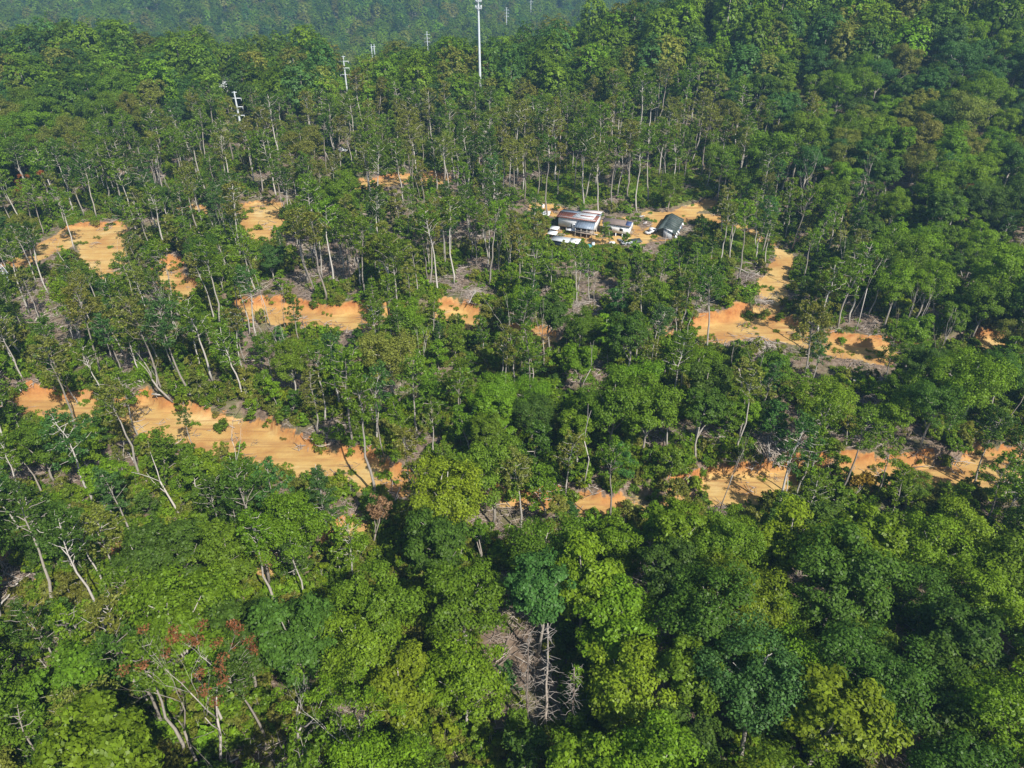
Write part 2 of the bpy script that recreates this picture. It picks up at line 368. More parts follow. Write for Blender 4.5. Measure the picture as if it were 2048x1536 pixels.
# ------------------------------------------------------------------ the ground
def ground_parts():
    ny, nx = Z.shape
    V = np.stack([GX, GY, Z], -1).reshape(-1, 3)
    idx = np.arange(ny * nx).reshape(ny, nx)
    F = np.stack([idx[:-1, :-1], idx[:-1, 1:], idx[1:, 1:], idx[1:, :-1]], -1).reshape(-1, 4)
    ow = owner[:-1, :-1].reshape(-1)
    at = {'clay': clay.ravel(), 'bank': bank.ravel(), 'grass': grass.ravel()}
    names = ['ground'] + list(ROADS.keys()) + ['yard']
    for k, nm in enumerate(names):
        f = F[ow == k - 1]
        if not len(f): continue
        u, inv = np.unique(f, return_inverse=True)
        me = mesh_np(nm, V[u], inv.reshape(-1, 4), SOIL, smooth=True)
        for a, val in at.items():
            la = me.attributes.new(a, 'FLOAT', 'POINT'); la.data.foreach_set('value', val[u].astype(np.float32))
        o = bpy.data.objects.new(nm, me); COL.objects.link(o); o['kind'] = 'structure'
    fx = np.arange(-1900, 1901, 10.0); fy = np.arange(-300, 3000, 10.0)
    X, Y = np.meshgrid(fx, fy); ZZ = base_h(X, Y)
    ins = (X >= NX0) & (X <= NX1) & (Y >= NY0) & (Y <= NY1)
    ii = np.clip((X - NX0).astype(int), 0, nx - 1); jj = np.clip((Y - NY0).astype(int), 0, ny - 1)
    ZZ = np.where(ins, Z[jj, ii], ZZ)
    V = np.stack([X, Y, ZZ], -1).reshape(-1, 3); idx = np.arange(X.size).reshape(X.shape)
    F = np.stack([idx[:-1, :-1], idx[:-1, 1:], idx[1:, 1:], idx[1:, :-1]], -1).reshape(-1, 4)
    cin = ((X >= NX0) & (X < NX1) & (Y >= NY0) & (Y < NY1))[:-1, :-1].reshape(-1)
    F = F[~cin]; u, inv = np.unique(F, return_inverse=True)
    me = mesh_np('far_terrain', V[u], inv.reshape(-1, 4), SOIL, smooth=True)
    la = me.attributes.new('grass', 'FLOAT', 'POINT'); la.data.foreach_set('value', np.full(len(u), .5, np.float32))
    o = bpy.data.objects.new('far_terrain', me); COL.objects.link(o); o['kind'] = 'structure'
ground_parts()

# ------------------------------------------------------------------ vegetation forms
def leaves(rng, C, Rr, nper, size, flat=0.75, up=0.55, out=0.6, ran=0.55, asp=0.6, axis=None, shell=0.5, axw=.45):
    C = np.asarray(C, float); Rr = np.asarray(Rr, float)
    npc = np.maximum(4, (nper * (Rr / Rr.mean()) ** 2)).astype(int)
    ci = np.repeat(np.arange(len(C)), npc); M = len(ci)
    d = rng.normal(size=(M, 3)); d /= np.linalg.norm(d, axis=1)[:, None]
    d[:, 2] = np.where(rng.random(M) < 0.45, np.abs(d[:, 2]), d[:, 2])
    rr = Rr[ci] * rng.random(M) ** shell
    off = d * rr[:, None]; off[:, 2] *= flat
    p = C[ci] + off
    nrm = out * d + ran * rng.normal(size=(M, 3)) + np.array([0, 0, up])
    if axis is not None:
        ax = p - np.asarray(axis); ax /= np.linalg.norm(ax, axis=1)[:, None] + 1e-6; nrm = nrm + axw * ax
    nrm /= np.linalg.norm(nrm, axis=1)[:, None] + 1e-9
    t = np.cross(nrm, rng.normal(size=(M, 3))); t /= np.linalg.norm(t, axis=1)[:, None] + 1e-9
    b = np.cross(nrm, t)
    L = size * (0.5 + 1.0 * rng.random(M) ** 1.3); W = L * asp
    V = np.empty((M, 4, 3))
    V[:, 0] = p - t * (L / 2)[:, None]; V[:, 2] = p + t * (L / 2)[:, None] - nrm * (0.18 * L)[:, None]
    V[:, 1] = p - b * (W / 2)[:, None] + nrm * (0.05 * L)[:, None]; V[:, 3] = p + b * (W / 2)[:, None] + nrm * (0.05 * L)[:, None]
    return V.reshape(-1, 3), np.arange(M * 4).reshape(M, 4)
def bent(rng, a, b, n=4, w=0.06):
    a = np.asarray(a, float); b = np.asarray(b, float); L = np.linalg.norm(b - a)
    t = np.linspace(0, 1, n)[:, None]
    P = a + (b - a) * t + rng.normal(size=(n, 3)) * w * L * np.sin(t * math.pi)
    return P
def trunk_path(rng, H, n=7, w=0.35):
    z = np.linspace(0, H, n); P = np.zeros((n, 3)); P[:, 2] = z
    P[1:, :2] = np.cumsum(rng.normal(size=(n - 1, 2)) * w * H / 20, axis=0); return P
def on_path(P, z):
    return np.array([np.interp(z, P[:, 2], P[:, 0]), np.interp(z, P[:, 2], P[:, 1]), z])

def form_dense(seed, H, CR, cz0, nl=9, ncl=105, per=120, size=0.41, topshape=1.0, limbs=9, ran=.45, axw=.5, crr=1.0):
    """full-crowned hardwood: lobed crown of leaf clumps"""
    rng = np.random.default_rng(seed)
    tp = trunk_path(rng, H * 0.86, 7, 0.25); tr = MB()
    tr.tube(tp, np.linspace(H * 0.0125 + .06, 0.05, 7), 6)
    cz = (cz0 + H) / 2; Rz = (H - cz0) / 2
    lob = []; ph0 = rng.random() * 6.28
    for i in range(nl):
        a = ph0 + i * 2.399 + rng.normal() * 0.3; q = (i + 0.6) / nl
        hgt = -0.75 + 1.5 * q + rng.normal() * 0.08
        rad = CR * 0.62 * math.sqrt(max(0.05, 1 - (hgt * 0.92) ** 2)) * (0.75 + 0.4 * rng.random()) * (topshape if hgt > 0 else 1)
        lob.append((rad * math.cos(a), rad * math.sin(a), cz + hgt * Rz * 0.72, CR * (0.40 + 0.16 * rng.random()) * (0.8 if hgt > .5 else 1)))
    lob = np.array(lob)
    C = []
    while len(C) < ncl:
        l = lob[rng.integers(nl)]
        d = rng.normal(size=3); d[2] = d[2] * 0.9 + 0.3; d /= np.linalg.norm(d)
        p = l[:3] + d * l[3] * (0.72 + 0.3 * rng.random()) * np.array([1, 1, 0.85])
        dl = np.linalg.norm((lob[:, :3] - p) * np.array([1, 1, 1.15]), axis=1) / lob[:, 3]
        if (dl < 0.55).sum() > 0: continue
        if p[2] < cz0 - 0.5 or p[2] > H - 0.3: continue
        C.append(p)
    C = np.array(C); rr = (CR * (0.12 + 0.12 * rng.random(ncl)) + 0.25) * crr
    V, F = leaves(rng, C, rr, per, size, 0.7, 0.5, 0.75, ran, 0.62, axis=(0, 0, cz - Rz * .3), shell=0.42, axw=axw)
    for i in range(min(limbs, nl)):
        z0 = cz0 * 0.8 + (H * 0.8 - cz0 * 0.8) * (i / limbs) * 0.75
        e_ = lob[i, :3]; z0 = min(z0, e_[2] - 0.6)
        P = bent(rng, on_path(tp, max(z0, 1.5)), e_, 4); tr.tube(P, np.linspace(0.13, 0.04, 4) * H / 20, 5)
    return tr, V, F
def form_slender(seed, H, CR, cz0, nlimb=22, per=34, size=0.42, steep=0.9, rc=0.72, sag=0.8):
    """tall drawn-up tree: long bare stem, airy crown, limbs showing"""
    rng = np.random.default_rng(seed)
    tp = trunk_path(rng, H * 0.97, 9, 0.2); tr = MB()
    tr.tube(tp, np.linspace(H * 0.0085 + .07, 0.035, 9), 6)
    C = []; rr = []
    for i in range(nlimb):
        q = (i + rng.random()) / nlimb
        z = cz0 + (H * 0.95 - cz0) * q
        a = i * 2.399 + rng.normal() * 0.4
        prof = math.sin(math.pi * min(1, 0.18 + 0.82 * (1 - q) ** 0.8) * 0.62) * 1.05
        L = CR * prof * (0.55 + 0.55 * rng.random())
        s0 = on_path(tp, z); rise = L * steep * (0.4 + 0.6 * rng.random())
        e_ = s0 + np.array([math.cos(a) * L, math.sin(a) * L, rise])
        P = bent(rng, s0, e_, 4, 0.08); tr.tube(P, np.linspace(0.055, 0.018, 4) * H / 18, 4)
        for k in range(3):
            t = 0.45 + 0.55 * (k + rng.random()) / 3
            c = s0 + (e_ - s0) * t + rng.normal(size=3) * np.array([.45, .45, .3]); C.append(c); rr.append(rc * (0.6 + 0.7 * rng.random()))
    C.append(tp[-1]); rr.append(rc)
    V, F = leaves(rng, C, rr, per, size, sag, 0.45, 0.5, 0.65, 0.55, shell=0.6)
    return tr, V, F
def form_layered(seed, H, CR, cz0, nlimb=14, per=55, size=0.42):
    """small understorey tree: flat sprays of leaves in tiers"""
    rng = np.random.default_rng(seed)
    tp = trunk_path(rng, H * 0.93, 7, 0.6); tr = MB()
    tr.tube(tp, np.linspace(H * 0.010 + .04, 0.03, 7), 5)
    C = []; rr = []
    for i in range(nlimb):
        q = (i + rng.random() * .6) / nlimb; z = cz0 + (H * 0.92 - cz0) * q; a = i * 2.399 + rng.normal() * .4
        L = CR * (1 - 0.65 * q ** 1.6) * (0.6 + 0.5 * rng.random()); s0 = on_path(tp, z)
        e_ = s0 + np.array([math.cos(a) * L, math.sin(a) * L, L * 0.28])
        tr.tube(bent(rng, s0, e_, 4, 0.08), np.linspace(0.05, 0.015, 4) * H / 10, 4)
        for k in range(3):
            t = 0.4 + 0.6 * (k + rng.random() * .8) / 3; C.append(s0 + (e_ - s0) * t + rng.normal(size=3) * .25); rr.append(CR * 0.26 * (0.7 + 0.6 * rng.random()))
    C.append(tp[-1]); rr.append(CR * .28)
    V, F = leaves(rng, C, rr, per, size, 0.42, 0.8, 0.35, 0.5, 0.6, shell=0.5)
    return tr, V, F
def form_pine(seed, H, CR, cz0):
    rng = np.random.default_rng(seed)
    tp = trunk_path(rng, H, 7, 0.12); tr = MB(); tr.tube(tp, np.linspace(H * 0.010 + .05, 0.03, 7), 6)
    C = []; rr = []; nw = int((H - cz0) / 1.15)
    for i in range(nw):
        q = i / nw; z = cz0 + (H - 0.5 - cz0) * q
        for k in range(5):
            a = k * 1.257 + i * 0.7 + rng.normal() * .25; L = CR * (1 - q) ** 0.75 * (0.65 + .5 * rng.random()) + .35
            s0 = on_path(tp, z); e_ = s0 + np.array([math.cos(a) * L, math.sin(a) * L, L * (0.15 + .25 * q)])
            tr.tube(bent(rng, s0, e_, 3, .05), np.linspace(.045, .012, 3), 4)
            for t in (0.5, 0.75, 1.0): C.append(s0 + (e_ - s0) * t); rr.append(0.35 + 0.30 * rng.random())
    V, F = leaves(rng, C, rr, 22, 0.55, 0.45, 0.7, 0.5, 0.5, 0.26, shell=.5)
    return tr, V, F
def branchy(tr, rng, p, d, L, r, depth, ends, spread=0.6):
    n = 4; P = [np.array(p, float)]; d = np.array(d, float)
    for i in range(n - 1):
        d = d + rng.normal(size=3) * 0.13; d /= np.linalg.norm(d); P.append(P[-1] + d * L / (n - 1))
    P = np.array(P); r1 = r * (0.62 if depth > 0 else 0.3); tr.tube(P, np.linspace(r, r1, n), 6 if r > .08 else 4)
    if depth == 0: ends.append(P[-1]); return
    for k in range(2 if rng.random() < .55 else 3):
        a = rng.normal(size=3); nd = d + a / np.linalg.norm(a) * spread + np.array([0, 0, 0.18]); nd /= np.linalg.norm(nd)
        branchy(tr, rng, P[-1] if k < 2 else P[2], nd, L * (0.55 + .25 * rng.random()), r1 * (0.85 if k == 0 else .65), depth - 1, ends, spread)
def form_bare(seed, H, forks=4, lean=(0, 0), r=0.24, stem=0.42, spread=0.6):
    """leafless grey tree that forks"""
    rng = np.random.default_rng(seed); tr = MB(); ends = []
    branchy(tr, rng, (0, 0, -0.3), (lean[0], lean[1], 1), H * stem, r, forks, ends, spread)
    return tr, np.array(ends)
def form_dead_pine(seed, H):
    """straight dead conifer with short broken side branches"""
    rng = np.random.default_rng(seed); tr = MB(); tp = trunk_path(rng, H, 7, 0.1); tr.tube(tp, np.linspace(0.26, 0.06, 7), 6)
    br = MB()
    for i in range(95):
        z = H * (0.15 + .83 * rng.random()); a = rng.random() * 6.28; L = (0.6 + 2.3 * rng.random()) * (1.15 - .55 * z / H)
        s0 = on_path(tp, z); e_ = s0 + np.array([math.cos(a) * L, math.sin(a) * L, L * (rng.random() * .5 - .12)])
        br.tube(bent(rng, s0, e_, 4, .07), np.linspace(.045, .012, 4), 4)
    return tr, br
def form_shrub(seed, H, CR, n=12, per=42, size=0.34):
    rng = np.random.default_rng(seed); tr = MB(); C = []; rr = []
    for i in range(n):
        a = rng.random() * 6.28; q = rng.random() ** .6; e_ = np.array([math.cos(a) * CR * q, math.sin(a) * CR * q, H * (0.35 + .6 * rng.random()) * (1.1 - .5 * q)])
        if i % 2 == 0: tr.tube(bent(rng, (0, 0, 0), e_, 3, .08), [.03, .02, .01], 4)
        C.append(e_); rr.append(CR * (.28 + .2 * rng.random()))
    V, F = leaves(rng, C, rr, per, size, 0.75, .6, .6, .5, .6, shell=.5)
    return tr, V, F

def low_form(seed, H, CR, cz0):
    """closed, domed forest crown with fewer, larger leaf sprays, for the distant woods"""
    rng = np.random.default_rng(seed); tp = trunk_path(rng, H * .8, 4, .2); tr = MB(); tr.tube(tp, np.linspace(.3, .1, 4), 5)
    zc = cz0 + (H - cz0) * .42; n = 90; C = []; bp = rng.random(6) * 6.28
    for i in range(n):
        q = (i + .5) / n; el = math.asin(1 - 1.45 * q); az = i * 2.39996 + rng.normal() * .15
        bump = 1 + .13 * math.sin(3 * az + bp[0]) * math.cos(el) + .10 * math.sin(5 * az + 4 * el + bp[1]) + .08 * rng.normal()
        rz = (H - zc) if el > 0 else (zc - cz0) * .8
        C.append((CR * .84 * math.cos(el) * math.cos(az) * bump, CR * .84 * math.cos(el) * math.sin(az) * bump, zc + rz * .88 * math.sin(el) * bump))
    V, F = leaves(rng, C, CR * (.15 + .09 * rng.random(n)), 26, .82, .8, .35, .5, .30, .66, axis=(0, 0, zc - 1), shell=.45, axw=1.5)
    return tr, V, F
def joined(name, form, bark=None):
    tr, V, F = form; tv = np.concatenate(tr.v); tf = np.concatenate(tr.f)
    return mesh_np(name, np.concatenate([tv, V]), np.concatenate([tf, F + len(tv)]), [bark or BARK, LEAF], np.concatenate([np.zeros(len(tf), int), np.ones(len(F), int)]))

FORMS = {'dense': [], 'slender': [], 'layered': [], 'pine': []}
for i in range(9):
    H = [22, 24, 20, 23, 21, 25, 19, 22, 24][i]; CRr = [6.2, 6.8, 5.6, 6.0, 5.2, 6.6, 5.8, 7.2, 5.4][i]; c0 = H * [.34, .38, .28, .42, .3, .4, .26, .36, .45][i]
    FORMS['dense'].append((form_dense(100 + i, H, CRr, c0, nl=[9, 12, 8, 10, 9, 11, 8, 13, 10][i], ncl=[110, 125, 95, 105, 100, 120, 100, 130, 105][i], size=[.38, .46, .42, .35, .48, .40, .44, .38, .50][i]), H, CRr, c0))
for i in range(9):
    H = [21, 23, 19, 24, 20, 22, 18, 23, 21][i]; CRr = [3.3, 3.8, 2.8, 3.4, 3.0, 4.0, 2.6, 3.2, 3.6][i]; c0 = H * [.52, .58, .48, .62, .42, .55, .46, .66, .5][i]
    FORMS['slender'].append((form_slender(200 + i, H, CRr, c0, nlimb=[22, 24, 18, 20, 24, 26, 18, 17, 22][i], rc=[.72, .8, .66, .75, .7, .85, .62, .7, .75][i], steep=[.9, .7, 1.1, .8, .6, .9, 1.0, 1.2, .5][i]), H, CRr, c0))
for i in range(6):
    H = [10, 12, 9, 13, 11, 8][i]; CRr = [3.0, 3.4, 2.7, 3.2, 3.6, 2.6][i]; c0 = H * [.25, .3, .2, .35, .3, .15][i]
    FORMS['layered'].append((form_layered(300 + i, H, CRr, c0), H, CRr, c0))
for i in range(2):
    FORMS['pine'].append((form_pine(400 + i, [19, 16][i], [3.4, 3.0][i], [5, 3][i]), [19, 16][i], [3.4, 3.0][i], [5, 3][i]))
PARTS = {}
for k, L in FORMS.items():
    for i, (fm, H, cr, c0) in enumerate(L):
        PARTS[k, i] = (fm[0].mesh('trunk', BARK, True), mesh_np('crown', fm[1], fm[2], LEAF))

TONE = {
 'bright green': (0.145, 0.250, 0.014), 'yellow-green': (0.175, 0.245, 0.014), 'mid green': (0.122, 0.205, 0.016),
 'dark green': (0.072, 0.138, 0.018), 'blue-green': (0.070, 0.155, 0.034), 'olive green': (0.178, 0.200, 0.034)}
def jit(c, rg, s=0.14):
    k = 1 + s * (rg.random() * 2 - 1); return tuple(x * k * (1 + 0.07 * (rg.random() * 2 - 1)) for x in c)

MASTS = [(472, 183, 225, 355), (688, 112, 155, 480), (855, 63, 92, 900), (1013, 15, 50, 1100), (1062, -10, 12, 1250), (746, 88, 112, 900), (960, -5, 121, 385)]
def blocks(x, y, z, H, CR, c0, tolk=0.03, tolo=0.25, shade=True):
    for (mu, m0, m1, mY) in MASTS:
        if y < mY + 4:
            u, vt, d = project(x, y, z + H)
            if abs(u - mu) < CR * .8 * FPX / d + (3.2 if mu != 960 else 1) * FPX / mY and vt < m1 - 2: return True
    if y < 345:
        u, vt, d = project(x, y, z + H); _, vb, _ = project(x, y, z + c0); pw = CR * .9 * FPX / d; vb = vb + pw * .35
        for (u0, v0, u1, v1, bY) in PROTECT:
            if y < bY + 1.5 and u + pw > u0 and u - pw < u1 and vt < v1 and vb > v0:
                if (min(u + pw, u1) - max(u - pw, u0)) * (min(vb, v1) - max(vt, v0)) > (.09 if bY < 125 else .2) * (u1 - u0) * (v1 - v0): return True
    return _blocks(x, y, z, H, CR, c0, tolk, tolo, shade)
PROTECT = [(u0, v0, u1, v1, ground(bu, bv).y) for (u0, v0, u1, v1, bu, bv) in [
 (695, 930, 800, 1085, 745, 1098), (600, 910, 690, 1070, 655, 1078), (345, 1260, 460, 1500, 450, 1545), (245, 1370, 395, 1530, 405, 1560), (550, 1330, 612, 1470, 603, 1490), (585, 1410, 660, 1536, 625, 1560),
 (1040, 1235, 1165, 1450, 1143, 1475), (725, 1420, 775, 1536, 770, 1560), (958, 1075, 988, 1140, 970, 1160), (300, 900, 365, 1030, 362, 1035), (55, 930, 98, 1000, 95, 1003), (312, 735, 352, 805, 347, 808), (135, 755, 168, 805, 156, 808),
 (30, 315, 130, 430, 103, 440), (1178, 515, 1196, 622, 1188, 628), (1438, 860, 1500, 1010, 1440, 1018), (430, 1390, 560, 1530, 480, 1500), (1465, 515, 1520, 610, 1515, 605), (1190, 330, 1206, 430, 1197, 436), (0, 532, 22, 572, 4, 640), (1110, 425, 1165, 462, 1140, 500), (1222, 440, 1270, 475, 1250, 505)]]
def _blocks(x, y, z, H, CR, c0, tolk, tolo, shade):
    """would this tree hide (or shade) something the photograph shows?"""
    u, vt, d = project(x, y, z + H); _, vb, _ = project(x, y, z + c0); pw = CR * 0.85 * FPX / d
    if cover(IK, u - pw, vt, u + pw, vb + pw * .35) > tolk: return True
    if tolo < 1 and cover(IO, u - pw, vt, u + pw, vb + pw * .35) > tolo: return True
    if shade:
        s = (H * 0.7) / math.tan(SUN_EL); sx, sy = x - SUND.x / math.cos(SUN_EL) * s, y - SUND.y / math.cos(SUN_EL) * s
        u, v, d = project(sx, sy, float(height(sx, sy))); pw = CR * .6 * FPX / d
        if cover(IK, u - pw, v - pw * .4, u + pw, v + pw * .4) > 0.35 and rnd.random() < .75: return True
    return False

# ------------------------------------------------------------------ tree placing
TREES = []      # dict(kind, form, x, y, z, s, rz, tone, tint, lean, H, CR, c0)
CELL = {}
def near(x, y, sp):
    k = 8.0; i, j = int(x // k), int(y // k); n = int(sp // k) + 1
    for a in range(i - n, i + n + 1):
        for b in range(j - n, j + n + 1):
            for (px, py, ps) in CELL.get((a, b), ()):
                if (px - x) ** 2 + (py - y) ** 2 < (0.5 * (sp + ps)) ** 2: return True
    return False
def blob(u, v, cu, cv, ru, rv): return math.exp(-(((u - cu) / ru) ** 2 + ((v - cv) / rv) ** 2))
def zone(u, v, y):
    """(mix of forms, spacing factor, tones) at a ground point seen at pixel u, v"""
    if v > 1120:
        left = max(0, min(1, (760 - u) / 300))
        if rnd.random() < left * .72: return rnd.choice(['layered', 'slender', 'layered', 'slender', 'dense']), 0.78, ['olive green', 'mid green', 'bright green', 'dark green', 'mid green']
        return ('dense' if rnd.random() < .86 else 'layered'), 1.0, ['bright green', 'bright green', 'yellow-green', 'dark green', 'blue-green', 'mid green', 'mid green', 'mid green', 'dark green']
    if y > 262:
        full = min(1, max(0, (u - 1360) / 260)) + min(1, max(0, (float(np.interp(u, [0, 250, 500, 900, 1300, 1600, 2048], [455, 350, 262, 225, 235, 330, 480])) - v) / 35))
        if rnd.random() < full: return 'dense', 0.95, ['mid green', 'bright green', 'dark green', 'mid green', 'olive green', 'blue-green']
        return ('slender' if rnd.random() < .82 else 'dense' if rnd.random() < .35 else 'layered'), 1.08, ['olive green', 'olive green', 'mid green', 'mid green', 'dark green']
    full = min(1, max(0, (float(np.interp(u, [0, 250, 400], [455, 350, 200])) - v) / 35)) + blob(u, v, 1160, 860, 260, 190) + blob(u, v, 1920, 700, 180, 200) + .8 * blob(u, v, 1900, 420, 250, 160) + .6 * blob(u, v, 1400, 580, 130, 70) + .5 * blob(u, v, 1850, 880, 160, 110) + .5 * blob(u, v, 150, 1040, 300, 80)
    if rnd.random() < full: return ('dense' if rnd.random() < .7 else 'layered'), 0.92, ['mid green', 'bright green', 'bright green', 'dark green', 'mid green']
    r_ = rnd.random()
    return ('slender' if r_ < .46 else 'layered' if r_ < .9 else 'dense' if r_ < .97 else 'pine'), 1.0, ['olive green', 'mid green', 'olive green', 'mid green', 'dark green', 'bright green', 'blue-green']
SPACE = {'dense': 8.6, 'slender': 5.2, 'layered': 5.6, 'pine': 6.0}
def put_tree(kind, form, x, y, s, tone, tint=None, lean=None, special=None, sp=None, rz=None):
    z = float(height(x, y)); _, H, CR, c0 = FORMS[kind][form]
    t = dict(kind=kind, form=form, x=x, y=y, z=z, s=s, rz=rnd.random() * 6.283 if rz is None else rz, tone=tone, tint=tint or jit(TONE[tone], rnd), lean=lean or (0, 0), H=H * s, CR=CR * s, c0=c0 * s, special=special)
    TREES.append(t); CELL.setdefault((int(x // 8), int(y // 8)), []).append((x, y, sp or SPACE[kind] * s)); return t

# trees that can be told apart in the photograph: (form kind, form, base pixel u, v, scale, tone, name label)
SPECIAL = [
 ('slender', 5, 1197, 436, 1.22, 'mid green', 'tall lone tree with pale trunk rising just behind the white house'),
 ('pine', 0, 655, 1078, 1.0, 'blue-green', 'blue-green pine with tiered limbs in front of the lower road bend'),
 ('dense', 4, 1160, 800, .84, 'bright green', 'glossy round-crowned green tree in the middle of the slope below the upper road'),
 ('dense', 6, 815, 585, .55, 'bright green', 'bright rounded tree standing alone on the slash-covered slope left of centre'),
 ('dense', 2, 1335, 425, .82, 'mid green', 'broad rounded tree standing over the grass behind the barn'),
 ('layered', 1, 1203, 492, .8, 'bright green', 'leafy small tree half hiding the gap between house and trailer'),
 ('layered', 3, 1218, 491, .42, 'dark green', 'thin dark sapling standing before the white trailer wall'),
 ('layered', 4, 1400, 492, .95, 'dark green', 'dark leafy tree hanging over the collapsing barn roof'),
 ('slender', 3, 390, 905, .5, 'dark green', 'slim dark tree standing in the lower dirt road clearing'),
 ('slender', 6, 600, 690, .8, 'dark green', 'slim dark tree standing at the upper road edge, left of centre'),
]
for (k, f, u, v, s, tone, lab) in SPECIAL:
    g = ground(u, v); put_tree(k, f, g.x, g.y, s, tone, special=lab)

tries = 0
while tries < 26000:
    tries += 1
    y = 34 + (352 - 34) * rnd.random() ** 0.75
    hw = (y * CP + 100 * SP) * 0.78 + 6
    x = (rnd.random() * 2 - 1) * min(hw, 272)
    z = float(height(x, y)); u, v, d = project(x, y, z)
    kind, spf, tones = zone(u, v, y)
    s = {'dense': 0.62 + .42 * rnd.random(), 'slender': .78 + .45 * rnd.random(), 'layered': .75 + .65 * rnd.random(), 'pine': .5 + .5 * rnd.random()}[kind]
    if v > 1120 and kind == 'dense': s = 0.85 + .32 * rnd.random(); spf *= .88
    if y > 262 and kind == 'dense': s = .85 + .4 * rnd.random()
    if y > 262 and kind == 'slender': s *= 1.14; spf *= 1.08
    f = rnd.randrange(len(FORMS[kind])); _, H, CR, c0 = FORMS[kind][f]
    sp = SPACE[kind] * s * spf
    if near(x, y, sp): continue
    if clay_at(x, y) > .3 : continue
    tol = 0.05 if kind == 'dense' else (.3 if kind == 'slender' and rnd.random() < .5 else 0.12)
    if blocks(x, y, z, H * s, CR * s, c0 * s, tol, (.12 if kind == 'dense' else .3) if kind != 'slender' else .5): continue
    lean = (rnd.gauss(0, .05), rnd.gauss(0, .05)) if kind in ('slender', 'layered') else (rnd.gauss(0, .02), rnd.gauss(0, .02))
    tone = rnd.choice(tones)
    put_tree(kind, f, x, y, s, tone, lean=lean, sp=sp)
MC = np.zeros_like(MK); _u = iu[clay > .4]; _v = iv[clay > .4]; MC[_v, _u] = True; MC &= ~MD
ICL = np.pad(np.cumsum(np.cumsum(MC, 0), 1), ((1, 0), (1, 0)))
tries = 0; extra = 0
while tries < 16000 and extra < 300:
    tries += 1
    y = 60 + 240 * rnd.random(); hw = (y * CP + 100 * SP) * 0.74; x = (rnd.random() * 2 - 1) * min(hw, 272); z = float(height(x, y))
    kind = rnd.choice(['slender', 'layered', 'layered', 'dense']); s = {'dense': .5 + .25 * rnd.random(), 'slender': .6 + .4 * rnd.random(), 'layered': .8 + .5 * rnd.random()}[kind]
    f = rnd.randrange(len(FORMS[kind])); _, H, CR, c0 = FORMS[kind][f]; H, CR, c0 = H * s, CR * s, c0 * s
    u, vt, d = project(x, y, z + H); _, vb, _ = project(x, y, z + c0); pw = CR * .85 * FPX / d
    if cover(ICL, u - pw, vt, u + pw, vb) < .14: continue
    if near(x, y, SPACE[kind] * s * .62) or clay_at(x, y) > .75 or blocks(x, y, z, H, CR, c0, .04, .5, True): continue
    put_tree(kind, f, x, y, s, rnd.choice(['olive green', 'mid green', 'bright green', 'dark green']), lean=(rnd.gauss(0, .05), rnd.gauss(0, .05)), sp=SPACE[kind] * s * .62); extra += 1
print('trees placed', len(TREES), extra)

# size in the picture decides which trees stand as individuals
for t in TREES:
    u, v, d = project(t['x'], t['y'], t['z'] + (t['H'] + t['c0']) / 2); t['u'], t['v'] = float(u), float(v)
    t['px'] = (t['CR'] * 2 * FPX / d) * (1 if (-20 < u < 2068 and -40 < v < 1560) else 0)
KNAME = {'dense': 'broadleaf_tree', 'slender': 'slender_tree', 'layered': 'understorey_tree', 'pine': 'pine_tree'}
KWORD = {'dense': 'full-crowned tree', 'slender': 'slender tree', 'layered': 'tiered tree', 'pine': 'young pine'}
GROUP = {'dense': 'full-crowned broadleaf trees of the wood', 'slender': 'slender trees left standing on the thinned slope', 'layered': 'small understorey trees', 'pine': 'scattered pines'}
LIMIT = {'dense': 300, 'slender': 300, 'layered': 290, 'pine': 60}
ROWS = [(130, 'high on the distant rise'), (230, 'along the hilltop wood'), (320, 'in the wood behind the house'), (420, 'beside the hilltop clearings'), (520, 'level with the white house'), (610, 'just behind the upper dirt road'), (700, 'along the upper dirt road'), (790, 'below the upper dirt road'), (890, 'just behind the lower dirt road'), (990, 'along the lower dirt road'), (1100, 'in front of the lower dirt road'), (1220, 'at the back of the near wood'), (1340, 'amid the near wood'), (1440, 'in the nearest wood'), (9999, 'on the bottom edge')]
COLS = ['left edge', 'far left', 'mid left', 'centre left', 'centre right', 'mid right', 'far right', 'right edge']
ORD = ['first', 'second', 'third', 'fourth', 'fifth', 'sixth', 'seventh', 'eighth', 'ninth', 'tenth', 'eleventh', 'twelfth', 'thirteenth', 'fourteenth']
def place_words(u, v):
    row = next(w for lim, w in ROWS if v < lim); return row + ', ' + COLS[max(0, min(7, int(u // 256)))]
def number_labels(items, key, pos):
    """adds 'second from left' where several share the words so far"""
    by = {}
    for it in items: by.setdefault(it[key], []).append(it)
    for k, L in by.items():
        if len(L) == 1: continue
        L.sort(key=lambda q: q[pos])
        for i, it in enumerate(L): it[key] = k + ', ' + ORD[min(i, 13)] + ' from left'
chosen = []
for k in FORMS:
    L = sorted([t for t in TREES if t['kind'] == k and t['px'] > 0], key=lambda t: (0 if t['special'] else 1, -t['px']))
    for t in L[:LIMIT[k]]: t['ind'] = True; chosen.append(t)
for t in chosen: t['label'] = t['special'] or (t['tone'] + ' ' + KWORD[t['kind']] + ' ' + place_words(t['u'], t['v']))
number_labels([t for t in chosen if not t['special']], 'label', 'u')
def stand_tree(t):
    e = empty(KNAME[t['kind']], (t['x'], t['y'], t['z'] - 0.15), t['rz'])
    e.rotation_euler = (t['lean'][0], t['lean'][1], t['rz']); e.scale = (t['s'],) * 3
    tag(e, t['label'], 'tree', GROUP[t['kind']])
    tm, cm = PARTS[t['kind'], t['form']]
    link_mesh('trunk', tm, e); c = link_mesh('crown', cm, e); c['tint'] = [float(q) for q in t['tint']]
for t in chosen: stand_tree(t)

